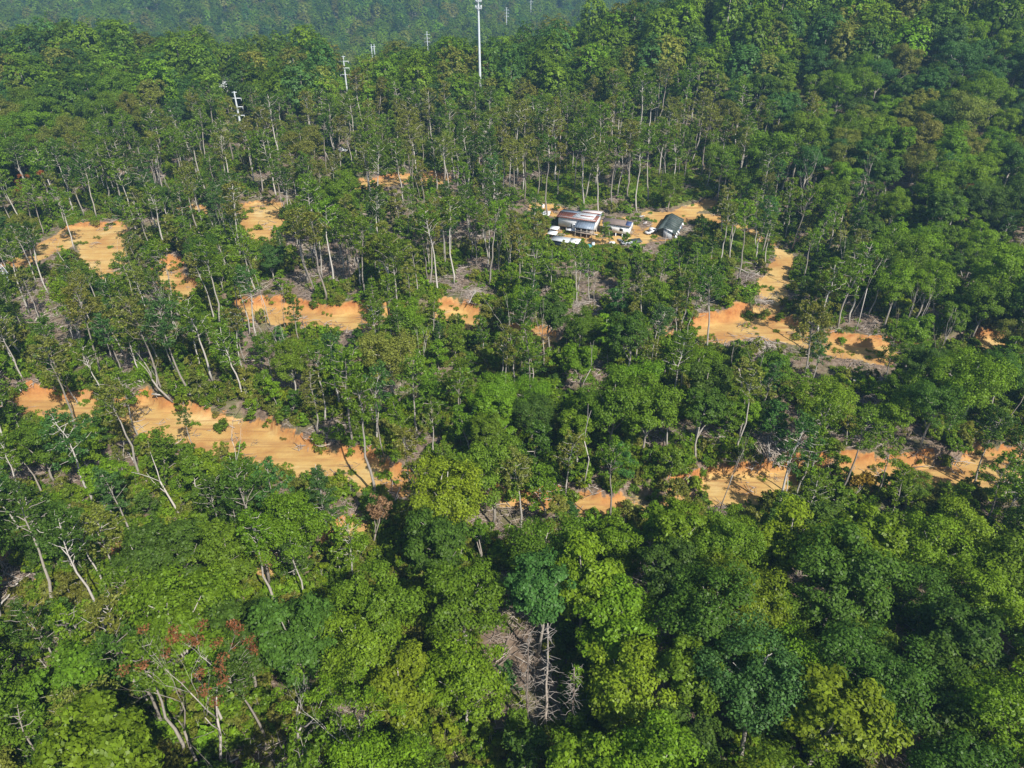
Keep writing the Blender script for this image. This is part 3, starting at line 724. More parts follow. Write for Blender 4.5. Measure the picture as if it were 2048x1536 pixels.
# ------------------------------------------------------------------ scattered stuff through geometry nodes
def scatter(name, P, rot, scl, idx, tint, protos, label, cat=None):
    me = bpy.data.meshes.new(name); P = np.asarray(P, np.float32); n = len(P)
    me.vertices.add(n); me.vertices.foreach_set('co', P.ravel())
    for nm, tp, dat, key in (('rot', 'FLOAT_VECTOR', rot, 'vector'), ('scl', 'FLOAT_VECTOR', scl, 'vector'), ('pidx', 'INT', idx, 'value'), ('tint', 'FLOAT_COLOR', tint, 'color')):
        a = me.attributes.new(nm, tp, 'POINT'); dt = np.int32 if tp == 'INT' else np.float32
        a.data.foreach_set(key, np.ascontiguousarray(np.asarray(dat, dt)).ravel())
    pc = bpy.data.collections.new(name + '_forms')
    for i, m in enumerate(protos): pc.objects.link(bpy.data.objects.new('%s_form_%02d' % (name, i), m))
    g = bpy.data.node_groups.new(name, 'GeometryNodeTree')
    g.interface.new_socket('Geometry', in_out='INPUT', socket_type='NodeSocketGeometry'); g.interface.new_socket('Geometry', in_out='OUTPUT', socket_type='NodeSocketGeometry')
    ns, ls = g.nodes, g.links
    gi, go = ns.new('NodeGroupInput'), ns.new('NodeGroupOutput')
    ci = ns.new('GeometryNodeCollectionInfo'); ci.inputs['Collection'].default_value = pc; ci.inputs['Separate Children'].default_value = True; ci.inputs['Reset Children'].default_value = True
    ip = ns.new('GeometryNodeInstanceOnPoints'); ip.inputs['Pick Instance'].default_value = True
    def na(nm, t):
        q = ns.new('GeometryNodeInputNamedAttribute'); q.data_type = t; q.inputs['Name'].default_value = nm; return q.outputs['Attribute']
    er = ns.new('FunctionNodeEulerToRotation')
    ls.new(na('rot', 'FLOAT_VECTOR'), er.inputs[0]); ls.new(er.outputs[0], ip.inputs['Rotation'])
    ls.new(na('scl', 'FLOAT_VECTOR'), ip.inputs['Scale']); ls.new(na('pidx', 'INT'), ip.inputs['Instance Index'])
    ls.new(gi.outputs[0], ip.inputs['Points']); ls.new(ci.outputs[0], ip.inputs['Instance']); ls.new(ip.outputs[0], go.inputs[0])
    o = bpy.data.objects.new(name, me); COL.objects.link(o); md = o.modifiers.new('scatter', 'NODES'); md.node_group = g
    tag(o, label, cat, kind='stuff'); return o

rest = [t for t in TREES if not t.get('ind')]
pro, pk = [], {}
for k, L in FORMS.items():
    for i, (fm, H, cr, c0) in enumerate(L): pk[k, i] = len(pro); pro.append(joined('woodland_form', fm))
if rest:
    scatter('woodland', [(t['x'], t['y'], t['z'] - .15) for t in rest], [(t['lean'][0], t['lean'][1], t['rz']) for t in rest], [(t['s'],) * 3 for t in rest],
        [pk[t['kind'], t['form']] for t in rest], [(*t['tint'], 1) for t in rest], pro, 'mass of further slender and leafy trees filling the wooded slope', 'woodland')

# distant forest, beyond the individual trees
LOWF = [(low_form(500 + i, H, c, H * .25), H, c) for i, (H, c) in enumerate([(20, 5.6), (22, 6.4), (18, 5.0), (21, 6.8), (23, 5.4), (19, 6.0)])]
FP, FR, FS, FI, FT = [], [], [], [], []
rg = random.Random(11)
def far_tree(x, y, smin=1.0, sr=.6):
    z = float(height(x, y)); s = smin + sr * rg.random() ** 1.5; i = rg.randrange(6)
    if blocks(x, y, z, LOWF[i][1] * s, LOWF[i][2] * s, 5, 0.02, 1.1, False):
        s *= .38
        if blocks(x, y, z, LOWF[i][1] * s, LOWF[i][2] * s, 2, 0.02, 1.1, False): return
    FP.append((x, y, z - .3)); FR.append((0, 0, rg.random() * 6.28)); FS.append((s, s, s * (.9 + .25 * rg.random()))); FI.append(i)
    tn = rg.choice(['mid green', 'mid green', 'bright green', 'dark green', 'blue-green', 'olive green', 'mid green']); FT.append((*jit(TONE[tn], rg, .30), 1))
def far_band(y0, y1, st):
    y = y0
    while y < y1:
        hw = min(1800, y * .84 + 90); x = -hw
        while x < hw:
            far_tree(x + rg.uniform(-.42, .42) * st, y + rg.uniform(-.42, .42) * st); x += st
        y += st * .9
far_band(354, 560, 10.4); far_band(560, 1000, 13.0); far_band(1000, 1900, 15.0)
y = -40
while y < 352:      # the wood goes on to both sides of the view and behind the camera
    hw = (y * CP + 100 * SP) * 0.78 + 8 if y > 34 else 0; x = -420
    while x < 420:
        if abs(x) > min(hw, 274) and not (abs(x) < 70 and y > 12): far_tree(x + rg.uniform(-3, 3), y + rg.uniform(-3, 3), .7, .3)
        x += 8.5
    y += 8
scatter('forest', FP, FR, FS, FI, FT, [joined('forest_form', f[0]) for f in LOWF], 'unbroken green forest covering the far hills', 'forest')
print('far trees', len(FP))

# undergrowth, grass and slash on the ground
SH = [joined('undergrowth_form', form_shrub(600 + i, h, c, n_, 40, sz)) for i, (h, c, n_, sz) in enumerate([(1.6, 1.3, 12, .34), (2.4, 1.2, 14, .36), (1.0, 1.2, 9, .30), (3.4, 1.3, 16, .38)])]
def tuft(seed):
    rng = np.random.default_rng(seed); V, F = leaves(rng, rng.normal(size=(7, 3)) * np.array([.5, .5, 0]) + np.array([0, 0, .25]), np.full(7, .35), 26, .5, .9, .1, .5, .7, .22)
    return mesh_np('grass_form', V, F, LEAF)
GR = [tuft(700 + i) for i in range(3)]
def stickset(seed):
    rng = np.random.default_rng(seed); b = MB()
    for i in range(9):
        a = rng.random() * 6.28; L = .8 + 2.4 * rng.random(); c = np.array([rng.normal() * .8, rng.normal() * .8, .12 + .25 * rng.random()]); d = np.array([math.cos(a), math.sin(a), rng.normal() * .18])
        b.tube(bent(rng, c - d * L / 2, c + d * L / 2, 3, .05), np.array([.055, .045, .02]) * (.6 + .9 * rng.random()), 4)
    return b.mesh('slash_form', SLASH)
ST = [stickset(800 + i) for i in range(5)]
U, G_, S_ = [], [], []
rg = random.Random(5)
for i in range(75000):
    y = 32 + 318 * rg.random() ** .8; hw = (y * CP + 100 * SP) * .76 + 5; x = (rg.random() * 2 - 1) * min(hw, 276)
    cl = clay_at(x, y); jx, jy = int(x - NX0), int(y - NY0); gr = grass[jy, jx]
    q = float(vnoise(x / 11, y / 11, 21)); u, v, d = project(x, y, float(height(x, y)))
    if cl > .35:
        if rg.random() < .05: (S_ if rg.random() < .45 else G_).append((x, y))
        if rg.random() < (.006 if bank[jy, jx] < .2 else .10): U.append((x, y))
        continue
    inK = 0 <= u < 2048 and 0 <= v < 1536 and MK[int(v) // MS, int(u) // MS]
    inO = 0 <= u < 2048 and 0 <= v < 1536 and MO[int(v) // MS, int(u) // MS]
    if gr > .35:
        if rg.random() < .8: G_.append((x, y))
        if rg.random() < .10 and not inK: U.append((x, y))
        continue
    if q > (.62 if inO else .36) and rg.random() < (.55 if not inK else .10): U.append((x, y))
    elif rg.random() < (.36 if inO else .2): S_.append((x, y))
    elif rg.random() < .12: G_.append((x, y))
def sc_args(L, nf, tones, s0, s1):
    P = [(x, y, float(height(x, y)) - .05) for x, y in L]
    return P, [(rg.gauss(0, .08), rg.gauss(0, .08), rg.random() * 6.28) for _ in L], [(s,) * 3 for s in [rg.uniform(s0, s1) for _ in L]], [rg.randrange(nf) for _ in L], [(*jit(TONE[rg.choice(tones)], rg, .2), 1) for _ in L]
scatter('undergrowth', *sc_args(U, 4, ['bright green', 'mid green', 'olive green', 'olive green', 'bright green', 'mid green', 'yellow-green'], .6, 1.6), SH, 'leafy saplings and brush covering the forest floor', 'undergrowth')
scatter('grass', *sc_args(G_, 3, ['bright green', 'yellow-green', 'bright green', 'olive green'], .7, 1.5), GR, 'bright green grass and weeds round the yard and road edges', 'grass')
scatter('slash_litter', *sc_args(S_, 5, ['olive green'], .6, 1.6), ST, 'scattered dead branches lying on the logged ground', 'debris')
print('under', len(U), len(G_), len(S_))
# ------------------------------------------------------------------ special and leafless trees
def leafy_ends(rng, ends, frac, rad, per, size, flat=.7):
    k = rng.random(len(ends)) < frac
    if not k.any(): k[0] = True
    return leaves(rng, ends[k], np.full(int(k.sum()), rad), per, size, flat, .5, .5, .6, .6)
def bare_tree(u, v, H, seed, label, lean=(0, 0), forks=4, r=.22, stem=.42, spread=.55, mat=None, foliage=None, name='bare_tree', group='leafless trees and snags'):
    g = ground(u, v); tr, ends = form_bare(seed, H, forks, lean, r, stem, spread)
    zmax = max(p[2] for p in np.concatenate(tr.v)); e = empty(name, g); e.scale = (H / zmax,) * 3
    tag(e, label, 'tree', group); tr.build('trunk', mat or DEAD, e, True)
    if foliage:
        frac, rad, per, size, col = foliage; V, F = leafy_ends(np.random.default_rng(seed), ends, frac, rad, per, size)
        c = link_mesh('crown', mesh_np('crown', V, F, LEAF), e); c['tint'] = list(col)
    return e
RUST = (0.25, 0.105, 0.042); TAN = (0.30, 0.185, 0.10)
bare_tree(405, 1560, 26, 11, 'tall grey leafless forked tree leaning in from the bottom left', (-.05, 0), 4, .30, .5)
bare_tree(450, 1545, 27, 12, 'dying tree with rust-brown leaf clusters and pale forked trunk', (-.02, 0), 4, .30, .45, .6, foliage=(.6, 1.2, 85, .36, RUST), name='dying_tree')
bare_tree(603, 1490, 17, 13, 'white forked dead tree beside the rust-leaved tree', (-.12, 0), 3, .26, .5, .45)
bare_tree(625, 1560, 12, 14, 'low white many-branched bare tree on the bottom edge', (.05, 0), 4, .16, .25, .75)
bare_tree(770, 1560, 23, 15, 'pale-trunked tree with light green crown on the bottom edge', (-.03, 0), 4, .24, .5, .5, foliage=(.8, 1.3, 90, .42, TONE['bright green']), name='pale_trunked_tree')
bare_tree(712, 1550, 20, 16, 'thin pale-stemmed tree left of the pale-trunked tree', (-.06, 0), 3, .16, .6, .4, foliage=(.8, 1.2, 80, .42, TONE['mid green']), name='pale_trunked_tree')
bare_tree(310, 1560, 15, 17, 'thin crooked grey snag at the bottom left', (-.1, .05), 2, .14, .55, .3)
bare_tree(235, 1545, 17, 18, 'twiggy grey half-dead tree amid green crowns at bottom left', (-.1, 0), 4, .2, .4, .6, foliage=(.35, 1.0, 70, .38, TONE['olive green']))
bare_tree(362, 1035, 13, 19, 'curving bleached snag with one high fork below the road', (-.22, 0), 1, .26, .7, .5)
bare_tree(95, 1003, 9, 20, 'straight bleached leaning stub near the left edge', (-.2, 0), 0, .24, 1.0)
bare_tree(215, 1040, 9, 21, 'pale crooked dead branches left of the curving snag', (-.15, 0), 3, .14, .4, .6)
bare_tree(347, 808, 14, 22, 'thick grey bare trunk standing on the bank above the lower road', (-.16, 0), 2, .34, .6, .5, mat=BARK)
bare_tree(156, 808, 11, 23, 'crooked pale tree on the orange bank above the lower road', (-.12, 0), 3, .24, .45, .6, foliage=(.4, .9, 50, .36, TONE['olive green']))
bare_tree(745, 1098, 11, 24, 'tan-brown withered tree below the end of the open road', (.02, 0), 4, .2, .35, .75, foliage=(.75, .75, 34, .36, TAN), name='withered_tree')
bare_tree(970, 1160, 10, 25, 'split white snag standing alone among dark crowns', (0, 0), 1, .26, .35, .12)
bare_tree(905, 1235, 8, 26, 'small broken white snag left of the split white snag', (-.05, 0), 1, .18, .5, .5)
bare_tree(1483, 800, 8, 27, 'broken brown stub on the logged slope', (-.25, 0), 0, .30, 1.0, mat=SLASH)
bare_tree(1655, 855, 9, 28, 'white snag with crossed limbs on the logged slope', (.1, 0), 2, .17, .4, .75)
bare_tree(1188, 628, 16, 29, 'slim pale dead tree standing below the white house', (0, 0), 1, .15, .85, .3)
bare_tree(1288, 640, 15, 30, 'thin pale forked dead tree below the trailer', (.04, 0), 3, .12, .5, .5)
bare_tree(855, 748, 14, 31, 'pale dead tree with upright forks below the upper road', (-.04, 0), 3, .18, .5, .45)
bare_tree(1630, 905, 13, 32, 'slim grey dead pole behind the lower road', (.03, 0), 0, .14, 1.0)
bare_tree(1700, 640, 22, 33, 'leaning pale pole tree beside the road junction', (.1, 0), 2, .18, .7, .35, foliage=(.6, .9, 50, .38, TONE['olive green']))
bare_tree(1440, 1018, 20, 34, 'slim leaning trunk standing on the lower road clearing', (.08, 0), 2, .17, .7, .35, mat=BARK, foliage=(.7, .9, 40, .38, TONE['dark green']))
bare_tree(1570, 1000, 14, 35, 'dark leaning trunk at the lower road edge', (.1, 0), 3, .2, .6, .5, mat=BARK, foliage=(.35, .8, 40, .38, TONE['mid green']))
bare_tree(103, 440, 17, 36, 'tree with orange-brown dying leaves above the hilltop clearing', (0, 0), 3, .22, .5, .65, foliage=(.75, 1.3, 70, .5, (.30, .10, .03)), name='dying_tree')
bare_tree(1910, 470, 17, 37, 'brown-leaved dying tree on the wooded hill', (0, 0), 4, .2, .45, .6, foliage=(.6, 1.0, 60, .5, (.22, .11, .045)), name='dying_tree')
bare_tree(1700, 1010, 6, 38, 'small yellow-leaved tree at the lower road edge', (0, 0), 4, .1, .3, .8, foliage=(.9, .6, 50, .34, (.28, .19, .025)), name='yellow_tree')
bare_tree(1600, 470, 22, 39, 'bleached forked snag in the wood above the house track', (0, 0), 3, .2, .6, .4)
bare_tree(1715, 430, 26, 40, 'tall pale forked trunk amid the hillside wood', (.03, 0), 2, .22, .6, .3, foliage=(.7, 1.2, 60, .45, TONE['olive green']))
bare_tree(165, 570, 14, 41, 'thin grey leaning tree in the hilltop clearing', (-.2, 0), 2, .16, .6, .4, mat=BARK, foliage=(.5, .8, 40, .38, TONE['olive green']))
bare_tree(215, 590, 12, 42, 'crooked dark forked tree in the hilltop clearing', (-.1, 0), 3, .18, .45, .6, mat=BARK, foliage=(.5, .8, 40, .38, TONE['olive green']))
bare_tree(840, 400, 24, 43, 'long pale leaning trunk crossing the hilltop wood', (-.12, 0), 2, .17, .75, .3, foliage=(.8, 1.1, 60, .45, TONE['olive green']))
bare_tree(1600, 330, 26, 44, 'white bare-topped tree in the wood above the track', (0, 0), 4, .2, .5, .5)
bare_tree(1235, 395, 27, 45, 'white bare-branched tree standing over the house', (.04, 0), 4, .22, .5, .55, foliage=(.6, 1.0, 50, .45, TONE['olive green']))
bare_tree(1330, 490, 6, 46, 'bare twiggy shrub beside the barn', (0, 0), 3, .08, .3, .7)
for i, (u, v, H, lab) in enumerate([(1054, 1462, 22, 'left of two straight dead pines with broken side branches'), (1090, 1470, 25, 'taller straight dead pine, right of the pair'), (1143, 1475, 17, 'shorter dead pine with green tip right of the pair')]):
    g = ground(u, v); e = empty('dead_pine', g); tag(e, lab, 'tree', 'dead pines'); tr, br = form_dead_pine(60 + i, H)
    tr.build('trunk', SLASH, e, True); br.build('branches', DEAD, e)['kind'] = 'stuff'
    if i == 2:
        rng = np.random.default_rng(3); V, F = leaves(rng, [(0, 0, H - .6), (.3, .2, H - 1.8), (-.4, .1, H - 2.6), (.2, -.4, H - 3.2)], [.6, .8, .9, .8], 60, .4)
        c = link_mesh('crown', mesh_np('crown', V, F, LEAF), e); c['tint'] = list(TONE['bright green'])
g = ground(1108, 300); e = empty('dead_conifer', g); tag(e, 'reddish-brown dead conifer in the hilltop wood', 'tree'); tm, cm = PARTS['pine', 1]; e.scale = (1.5,) * 3
link_mesh('trunk', tm, e); c = link_mesh('crown', cm, e); c['tint'] = [.20, .095, .04]

# more leafless poles on the thinned slope
BF = [form_bare(900 + i, 15, [2, 3, 1, 3, 2][i], (.03 * (i - 2), 0), .13, [.6, .5, .8, .55, .65][i], .4)[0].mesh('trunk', DEAD, True) for i in range(5)]
poles = []; rg = random.Random(77); n = 0
while len(poles) < 85 and n < 4000:
    n += 1; u = rg.uniform(10, 2040); v = rg.choice([rg.uniform(330, 520), rg.uniform(520, 1010), rg.uniform(520, 800)])
    g = ground(u, v)
    if clay_at(g.x, g.y) > .4 or near(g.x, g.y, 1.5) or g.y > 345: continue
    pu, pv, _ = project(g.x, g.y, g.z + 9)
    if 0 <= pv < 1536 and MK[int(pv) // MS, int(min(2047, max(0, pu))) // MS]: continue
    poles.append(dict(g=g, u=u, v=float(pv), label='bleached bare pole ' + place_words(u, float(pv)), f=rg.randrange(5), s=rg.uniform(.55, 1.2)))
number_labels(poles, 'label', 'u')
for p in poles:
    e = empty('bare_pole', p['g'], rg.random() * 6.28); e.rotation_euler = (rg.gauss(0, .1), rg.gauss(0, .1), rg.random() * 6.28); e.scale = (p['s'],) * 3
    tag(e, p['label'], 'tree', 'bleached bare poles on the thinned slope'); link_mesh('trunk', BF[p['f']], e)

# ------------------------------------------------------------------ brush piles and fallen logs
def log_mesh(seed, L, r):
    rng = np.random.default_rng(seed); b = MB(); b.tube(bent(rng, (-L / 2, 0, r), (L / 2, 0, r), 5, .03), np.linspace(r, r * .55, 5), 6)
    for k in range(2):
        x = L * rng.uniform(-.1, .4); b.tube([(x, 0, r), (x + .5 * L * .15, rng.normal() * .5, r + .5 + rng.random() * .5)], [r * .4, r * .15], 4)
    return b
LOGM = [log_mesh(950 + i, [4, 6, 8, 5, 7][i], [.13, .17, .2, .11, .15][i]).mesh('log', DEAD, True) for i in range(5)]
TWIG = []
for i in range(4):
    rng = np.random.default_rng(970 + i); b = MB()
    for k in range(85):
        a = rng.normal() * .7 + (i * .8); L = rng.uniform(1.2, 4.5); q = rng.random(); c = np.array([rng.normal() * 1.5, rng.normal() * 1.0, .15 + 1.1 * q * rng.random()]); d = np.array([math.cos(a), math.sin(a), rng.normal() * .25])
        b.tube(bent(rng, c - d * L / 2, c + d * L / 2, 3, .06), np.array([.06, .05, .02]) * rng.uniform(.5, 1.3), 4)
    TWIG.append(b.mesh('branches', SLASH))
PILES = [(1492, 555, 1.25, 'tall bleached heap of roots and branches beside the house track'), (1515, 605, 1.2, 'grey brushwood heap below the bleached root heap'), (1525, 692, 1.3, 'brush heap at the road junction edge'), (1722, 775, 1.6, 'large shaded brush heap right of the road junction'), (1542, 905, 1.3, 'brush heap on the bank above the lower road'), (905, 540, 1.4, 'slash heap on the open slope left of centre'), (945, 590, 1.2, 'slash heap just above the upper road'), (890, 470, 1.2, 'branch heap at the top of the open slope'), (335, 905, 1.1, 'branch heap on the near edge of the lower road'), (1060, 352, 1.2, 'branch heap beside the grassy clearing'), (1362, 372, 1.4, 'branch heap at the wood edge behind the barn'), (480, 1515, 1.1, 'brown brush heap at the foot of the rust-leaved tree'), (50, 1168, 1.2, 'brush heap beside the clay patch at the left edge'), (480, 985, 1.2, 'fan of bleached poles below the lower road'), (620, 520, 1.2, 'shaded brush heap below the middle clearing'), (1800, 640, 1.4, 'brush heap on the bare slope right of the junction'), (160, 862, 1.2, 'brush heap at the lower road edge, far left'), (700, 800, 1.1, 'brush heap on the bare strip above the lower road'), (1470, 420, 1.0, 'brush heap beside the track above the barn'), (1750, 465, 1.2, 'brush heap under the hillside wood'), (255, 760, 1.2, 'slash heap on the bare patch above the lower road'), (1590, 580, 1.1, 'shaded branches beside the house track'), (1155, 610, .8, 'reddish brush heap at the slim dead tree')]
rg = random.Random(91)
for i, (u, v, s, lab) in enumerate(PILES):
    g = ground(u, v); e = empty('brush_pile', g, rg.random() * 3.14); e.scale = (s * 1.1, s * 1.1, s * .75); tag(e, lab, 'brush pile', 'brush piles')
    link_mesh('branches', TWIG[i % 4], e)['kind'] = 'stuff'
    for k in range(6):
        o = link_mesh('log', LOGM[rg.randrange(5)], e); o.location = (rg.gauss(0, 1.1), rg.gauss(0, .9), .25 + .2 * k); o.rotation_euler = (0, rg.gauss(0, .14), rg.gauss(0, .8)); q = rg.uniform(.45, .85); o.scale = (q, q, q)
logs = []; n = 0
OPENC = [(915, 540, 90, 60), (1740, 680, 70, 60), (450, 1460, 80, 60), (650, 830, 60, 50), (300, 770, 80, 50), (1550, 890, 80, 40), (650, 540, 80, 60), (1200, 370, 180, 35), (330, 690, 250, 90), (1560, 780, 150, 90), (100, 620, 80, 60), (1700, 560, 100, 60), (350, 960, 200, 60), (120, 1140, 120, 40)]
while len(logs) < 70 and n < 1500:
    n += 1; c = rg.choice(OPENC); u = c[0] + rg.gauss(0, .6) * c[2]; v = c[1] + rg.gauss(0, .6) * c[3]; g = ground(u, v)
    if clay_at(g.x, g.y) > .4 or not (5 < u < 2043): continue
    logs.append(dict(g=g, u=u, v=v, label='bleached log lying ' + place_words(u, v)))
number_labels(logs, 'label', 'u')
for p in logs:
    o = bpy.data.objects.new('fallen_log', LOGM[rg.randrange(5)]); COL.objects.link(o); o.location = p['g'] + Vector((0, 0, .05)); q = rg.uniform(.7, 1.2)
    o.rotation_euler = (0, rg.gauss(0, .06), rg.uniform(-.9, .9) + (1.57 if rg.random() < .25 else 0)); o.scale = (q, q, q); tag(o, p['label'], 'log', 'fallen logs')

# ------------------------------------------------------------------ buildings
M_WHITE = simple('white_siding', (.84, .85, .86), .55, .05, .6, dirt=(.72, .71, .69)); M_RED = simple('red_brown_metal', (.215, .085, .062), .5, .2, .8, dirt=(.30, .14, .10))
M_LGREY = simple('light_galvanised', (.50, .53, .56), .45, .14, .7, spec=.5, dirt=(.36, .38, .41)); M_BGREY = simple('blue_grey_metal', (.20, .25, .32), .45, .15, .7, spec=.5)
M_NAVY = simple('navy_boards', (.035, .05, .085), .6, .2, 1); M_BROWN = simple('brown_shingle', (.20, .155, .135), .85, .15, 1.2, dirt=(.27, .22, .19)); M_DARK = simple('dark_parts_and_shade', (.03, .03, .032), .9)  # near-black serves dark parts and the painted shade under raised floors
M_POST = simple('weathered_post', (.42, .38, .33), .8); M_BARN = simple('dark_green_metal', (.062, .082, .075), .5, .35, .5, dirt=(.13, .15, .14)); M_GLASS = simple('window_glass', (.02, .025, .03), .12, .1, 1, spec=.6)
M_TEAL = simple('teal_tarp', (.03, .22, .25), .5); M_TARP = simple('blue_tarp', (.06, .09, .2), .5); M_PAINT = simple('car_white', (.80, .80, .80), .25, .02, .5, spec=.6); M_TYRE = simple('tyre', (.02, .02, .02), .9); M_STEEL = simple('galvanised_steel', (.60, .64, .68), .45, .08, .5, spec=.5); M_PALE = simple('pale_pink_sheet', (.62, .55, .53), .6, .1, .8); M_WOODW = simple('old_plank', (.30, .24, .19), .85, .2, 1.5)
def win(e, x0, x1, y0, y1, z0, z1, ax='y'):
    """a window: frame, pane proud of the wall"""
    f = MB()
    if ax == 'y':
        f.box(x0 - .08, x1 + .08, y0 - .05, y0 - .002, z0 - .08, z1 + .08); o = f.build('window', M_WHITE, e); MB().box(x0, x1, y0 - .07, y0 - .052, z0, z1).build('pane', M_GLASS, o)
    else:
        f.box(x0 + .002, x0 + .05, y0 - .08, y1 + .08, z0 - .08, z1 + .08); o = f.build('window', M_WHITE, e); MB().box(x0 + .052, x0 + .07, y0, y1, z0, z1).build('pane', M_GLASS, o)
    return o
def roof_ribs(e, roof, q, n, mat):
    """standing seams on a sheet roof (eave a-b, ridge d-c)"""
    a, b, c, d = [Vector(p) for p in q]; m = MB(); nn = (b - a).cross(d - a).normalized()
    for i in range(n + 1):
        t = i / n; p0, p1 = a + (b - a) * t, d + (c - d) * t; w = (b - a).normalized() * .05
        m.slab([p0 - w + nn * .06, p0 + w + nn * .06, p1 + w + nn * .06, p1 - w + nn * .06], .058)
    m.build('seams', mat, roof)
def gable_wall(y0, y1, yr, z0, ze, zr, x0, x1):
    m = MB(); m.hexa([(x0, y0, z0), (x1, y0, z0), (x1, y1, z0), (x0, y1, z0)], [(x0, y0, ze), (x1, y0, ze), (x1, y1, ze), (x0, y1, ze)])
    m.hexa([(x0, y0, ze), (x1, y0, ze), (x1, y1, ze), (x0, y1, ze)], [(x0, yr - .02, zr), (x1, yr - .02, zr), (x1, yr + .02, zr), (x0, yr + .02, zr)]); return m
# main house on posts
g = ground(1116, 462); H0 = empty('house', g, R(-21)); tag(H0, 'white hillside house with patchwork red and grey metal roof', 'house')
L, W, zf, ze, zr = 13.6, 7.2, 1.9, 5.5, 6.05
MB().box(0, L, 0, W, zf, ze).build('wall', M_WHITE, H0); MB().box(.3, L - .3, .3, W - .3, zf - .35, zf - .003).build('floor_deck', M_WOODW, H0)
gable_wall(0.1, W - .1, W / 2, ze, ze + .02, zr - .12, .05, L - .05).build('gable', M_WHITE, H0)
for x in np.linspace(.4, L - .4, 6):
    for y in (.4, W / 2, W - .4): MB().box(x - .12, x + .12, y - .12, y + .12, -1.5, zf - .353).build('post', M_POST, H0)
MB().box(.6, L - .6, 4.0, 4.15, -1.2, zf - .36).build('underfloor_shade', M_DARK, H0)  # near-black sheet standing in for shade below the open floor
q = [(-.5, -.6, ze - .1), (L + .5, -.6, ze - .1), (L + .5, W / 2, zr), (-.5, W / 2, zr)]; rf = MB().slab(q, .12).build('roof', M_RED, H0); roof_ribs(H0, rf, q, 20, M_RED)
q = [(-.5, W / 2 + .002, zr), (L + .5, W / 2 + .002, zr), (L + .5, W + .6, ze - .1), (-.5, W + .6, ze - .1)]; rb = MB().slab(q, .12).build('roof', M_BGREY, H0); rb['label'] = 'blue-grey rear roof slope'
q = [(5.0, .3, ze + .3), (12.6, .3, ze + .3), (13.2, W / 2 + .6, zr + .42), (6.9, W / 2 + .6, zr + .42)]; rp = MB().slab(q, .1).build('roof_panel', M_LGREY, H0); rp['label'] = 'light grey raised roof section'; roof_ribs(H0, rp, q, 9, M_LGREY)
MB().slab([(7.3, W / 2 + .3, zr + .5), (14.0, W / 2 + .3, zr + .5), (14.1, W / 2 + .95, zr + .53), (7.4, W / 2 + .95, zr + .53)], .08).build('ridge_cap', M_RED, H0)
MB().slab([(7.0, W / 2 + .96, zr + .5), (14.1, W / 2 + .96, zr + .5), (14.1, W + 1.2, zr + .1), (7.4, W + 1.2, zr + .1)], .1).build('roof_panel', M_PALE, H0)
MB().box(7.6, 12.4, 1.4, W - .9, ze + .1, zr + .08).build('upper_wall', M_RED, H0)
q = [(7.0, -3.4, 3.5), (13.8, -3.4, 3.5), (13.6, -.05, 4.7), (7.2, -.05, 4.7)]; pr = MB().slab(q, .1).build('porch_roof', M_BGREY, H0); roof_ribs(H0, pr, q, 8, M_BGREY)
for x in (7.3, 9.4, 11.5, 13.4): MB().box(x - .09, x + .09, -3.2, -3.02, -1.2, 3.45).build('post', M_POST, H0)
MB().box(7.2, 13.5, -3.3, -.003, 1.5, 1.66).build('porch_deck', M_WOODW, H0); MB().box(7.2, 13.5, -3.35, -3.27, 2.35, 2.47).build('rail', M_POST, H0)
MB().box(3.6, 7.15, -2.2, -.01, 1.42, 1.6).build('step_deck', M_WHITE, H0); dr = MB().box(5.5, 6.7, -.9, -.6, 1.605, 3.6).build('door', M_WHITE, H0); MB().box(5.85, 6.35, -.94, -.902, 2.7, 3.4).build('pane', M_GLASS, dr)
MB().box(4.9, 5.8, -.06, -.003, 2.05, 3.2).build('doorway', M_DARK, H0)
# trailer
g = ground(1210, 470); g2 = ground(1258, 477); T0 = empty('trailer_home', g2, R(-22)); tag(T0, 'white mobile home on posts with brown roof and blue tarp patch', 'mobile home')
L, W, zf, ze, zr = 9.8, 4.6, 1.3, 4.5, 5.5
MB().box(-L, 0, 0, W, zf, ze).build('wall', M_WHITE, T0); gable_wall(.03, W - .03, W / 2, ze + .001, ze + .02, zr - .1, -L + .03, -.03).build('gable', M_WHITE, T0)
q = [(-L - .3, -.4, ze - .12), (.3, -.4, ze - .12), (.3, W / 2, zr), (-L - .3, W / 2, zr)]; rf = MB().slab(q, .1).build('roof', M_BROWN, T0)
MB().slab([(-L - .3, W / 2 + .002, zr), (.3, W / 2 + .002, zr), (.3, W + .4, ze - .12), (-L - .3, W + .4, ze - .12)], .1).build('roof', M_BROWN, T0)
MB().slab([(-1.7, -.1, ze + .06), (.2, -.1, ze + .06), (.2, 1.9, zr - .12), (-1.7, 1.9, zr - .12)], .03).build('tarp_patch', M_TARP, T0)
MB().box(-L - .32, .32, -.47, -.41, ze - .3, ze - .14).build('fascia', M_DARK, T0)
MB().box(-L + .3, -.6, .9, 1.0, -.9, zf - .01).build('underfloor_shade', M_DARK, T0)  # dark sheet added behind the front posts as painted underfloor shade
for x in np.linspace(-L + .2, -.2, 5):
    for y in (.15, W - .2): MB().box(x - .12, x + .12, y - .12, y + .12, -1.2, zf - .003).build('post', M_WHITE if y < 1 else M_POST, T0)
win(T0, -3.6, -2.4, 0, 0, 2.2, 3.2); win(T0, -7.4, -6.2, 0, 0, 2.2, 3.2); win(T0, 0, 0, 1.9, 2.5, 2.4, 4.0, 'x')
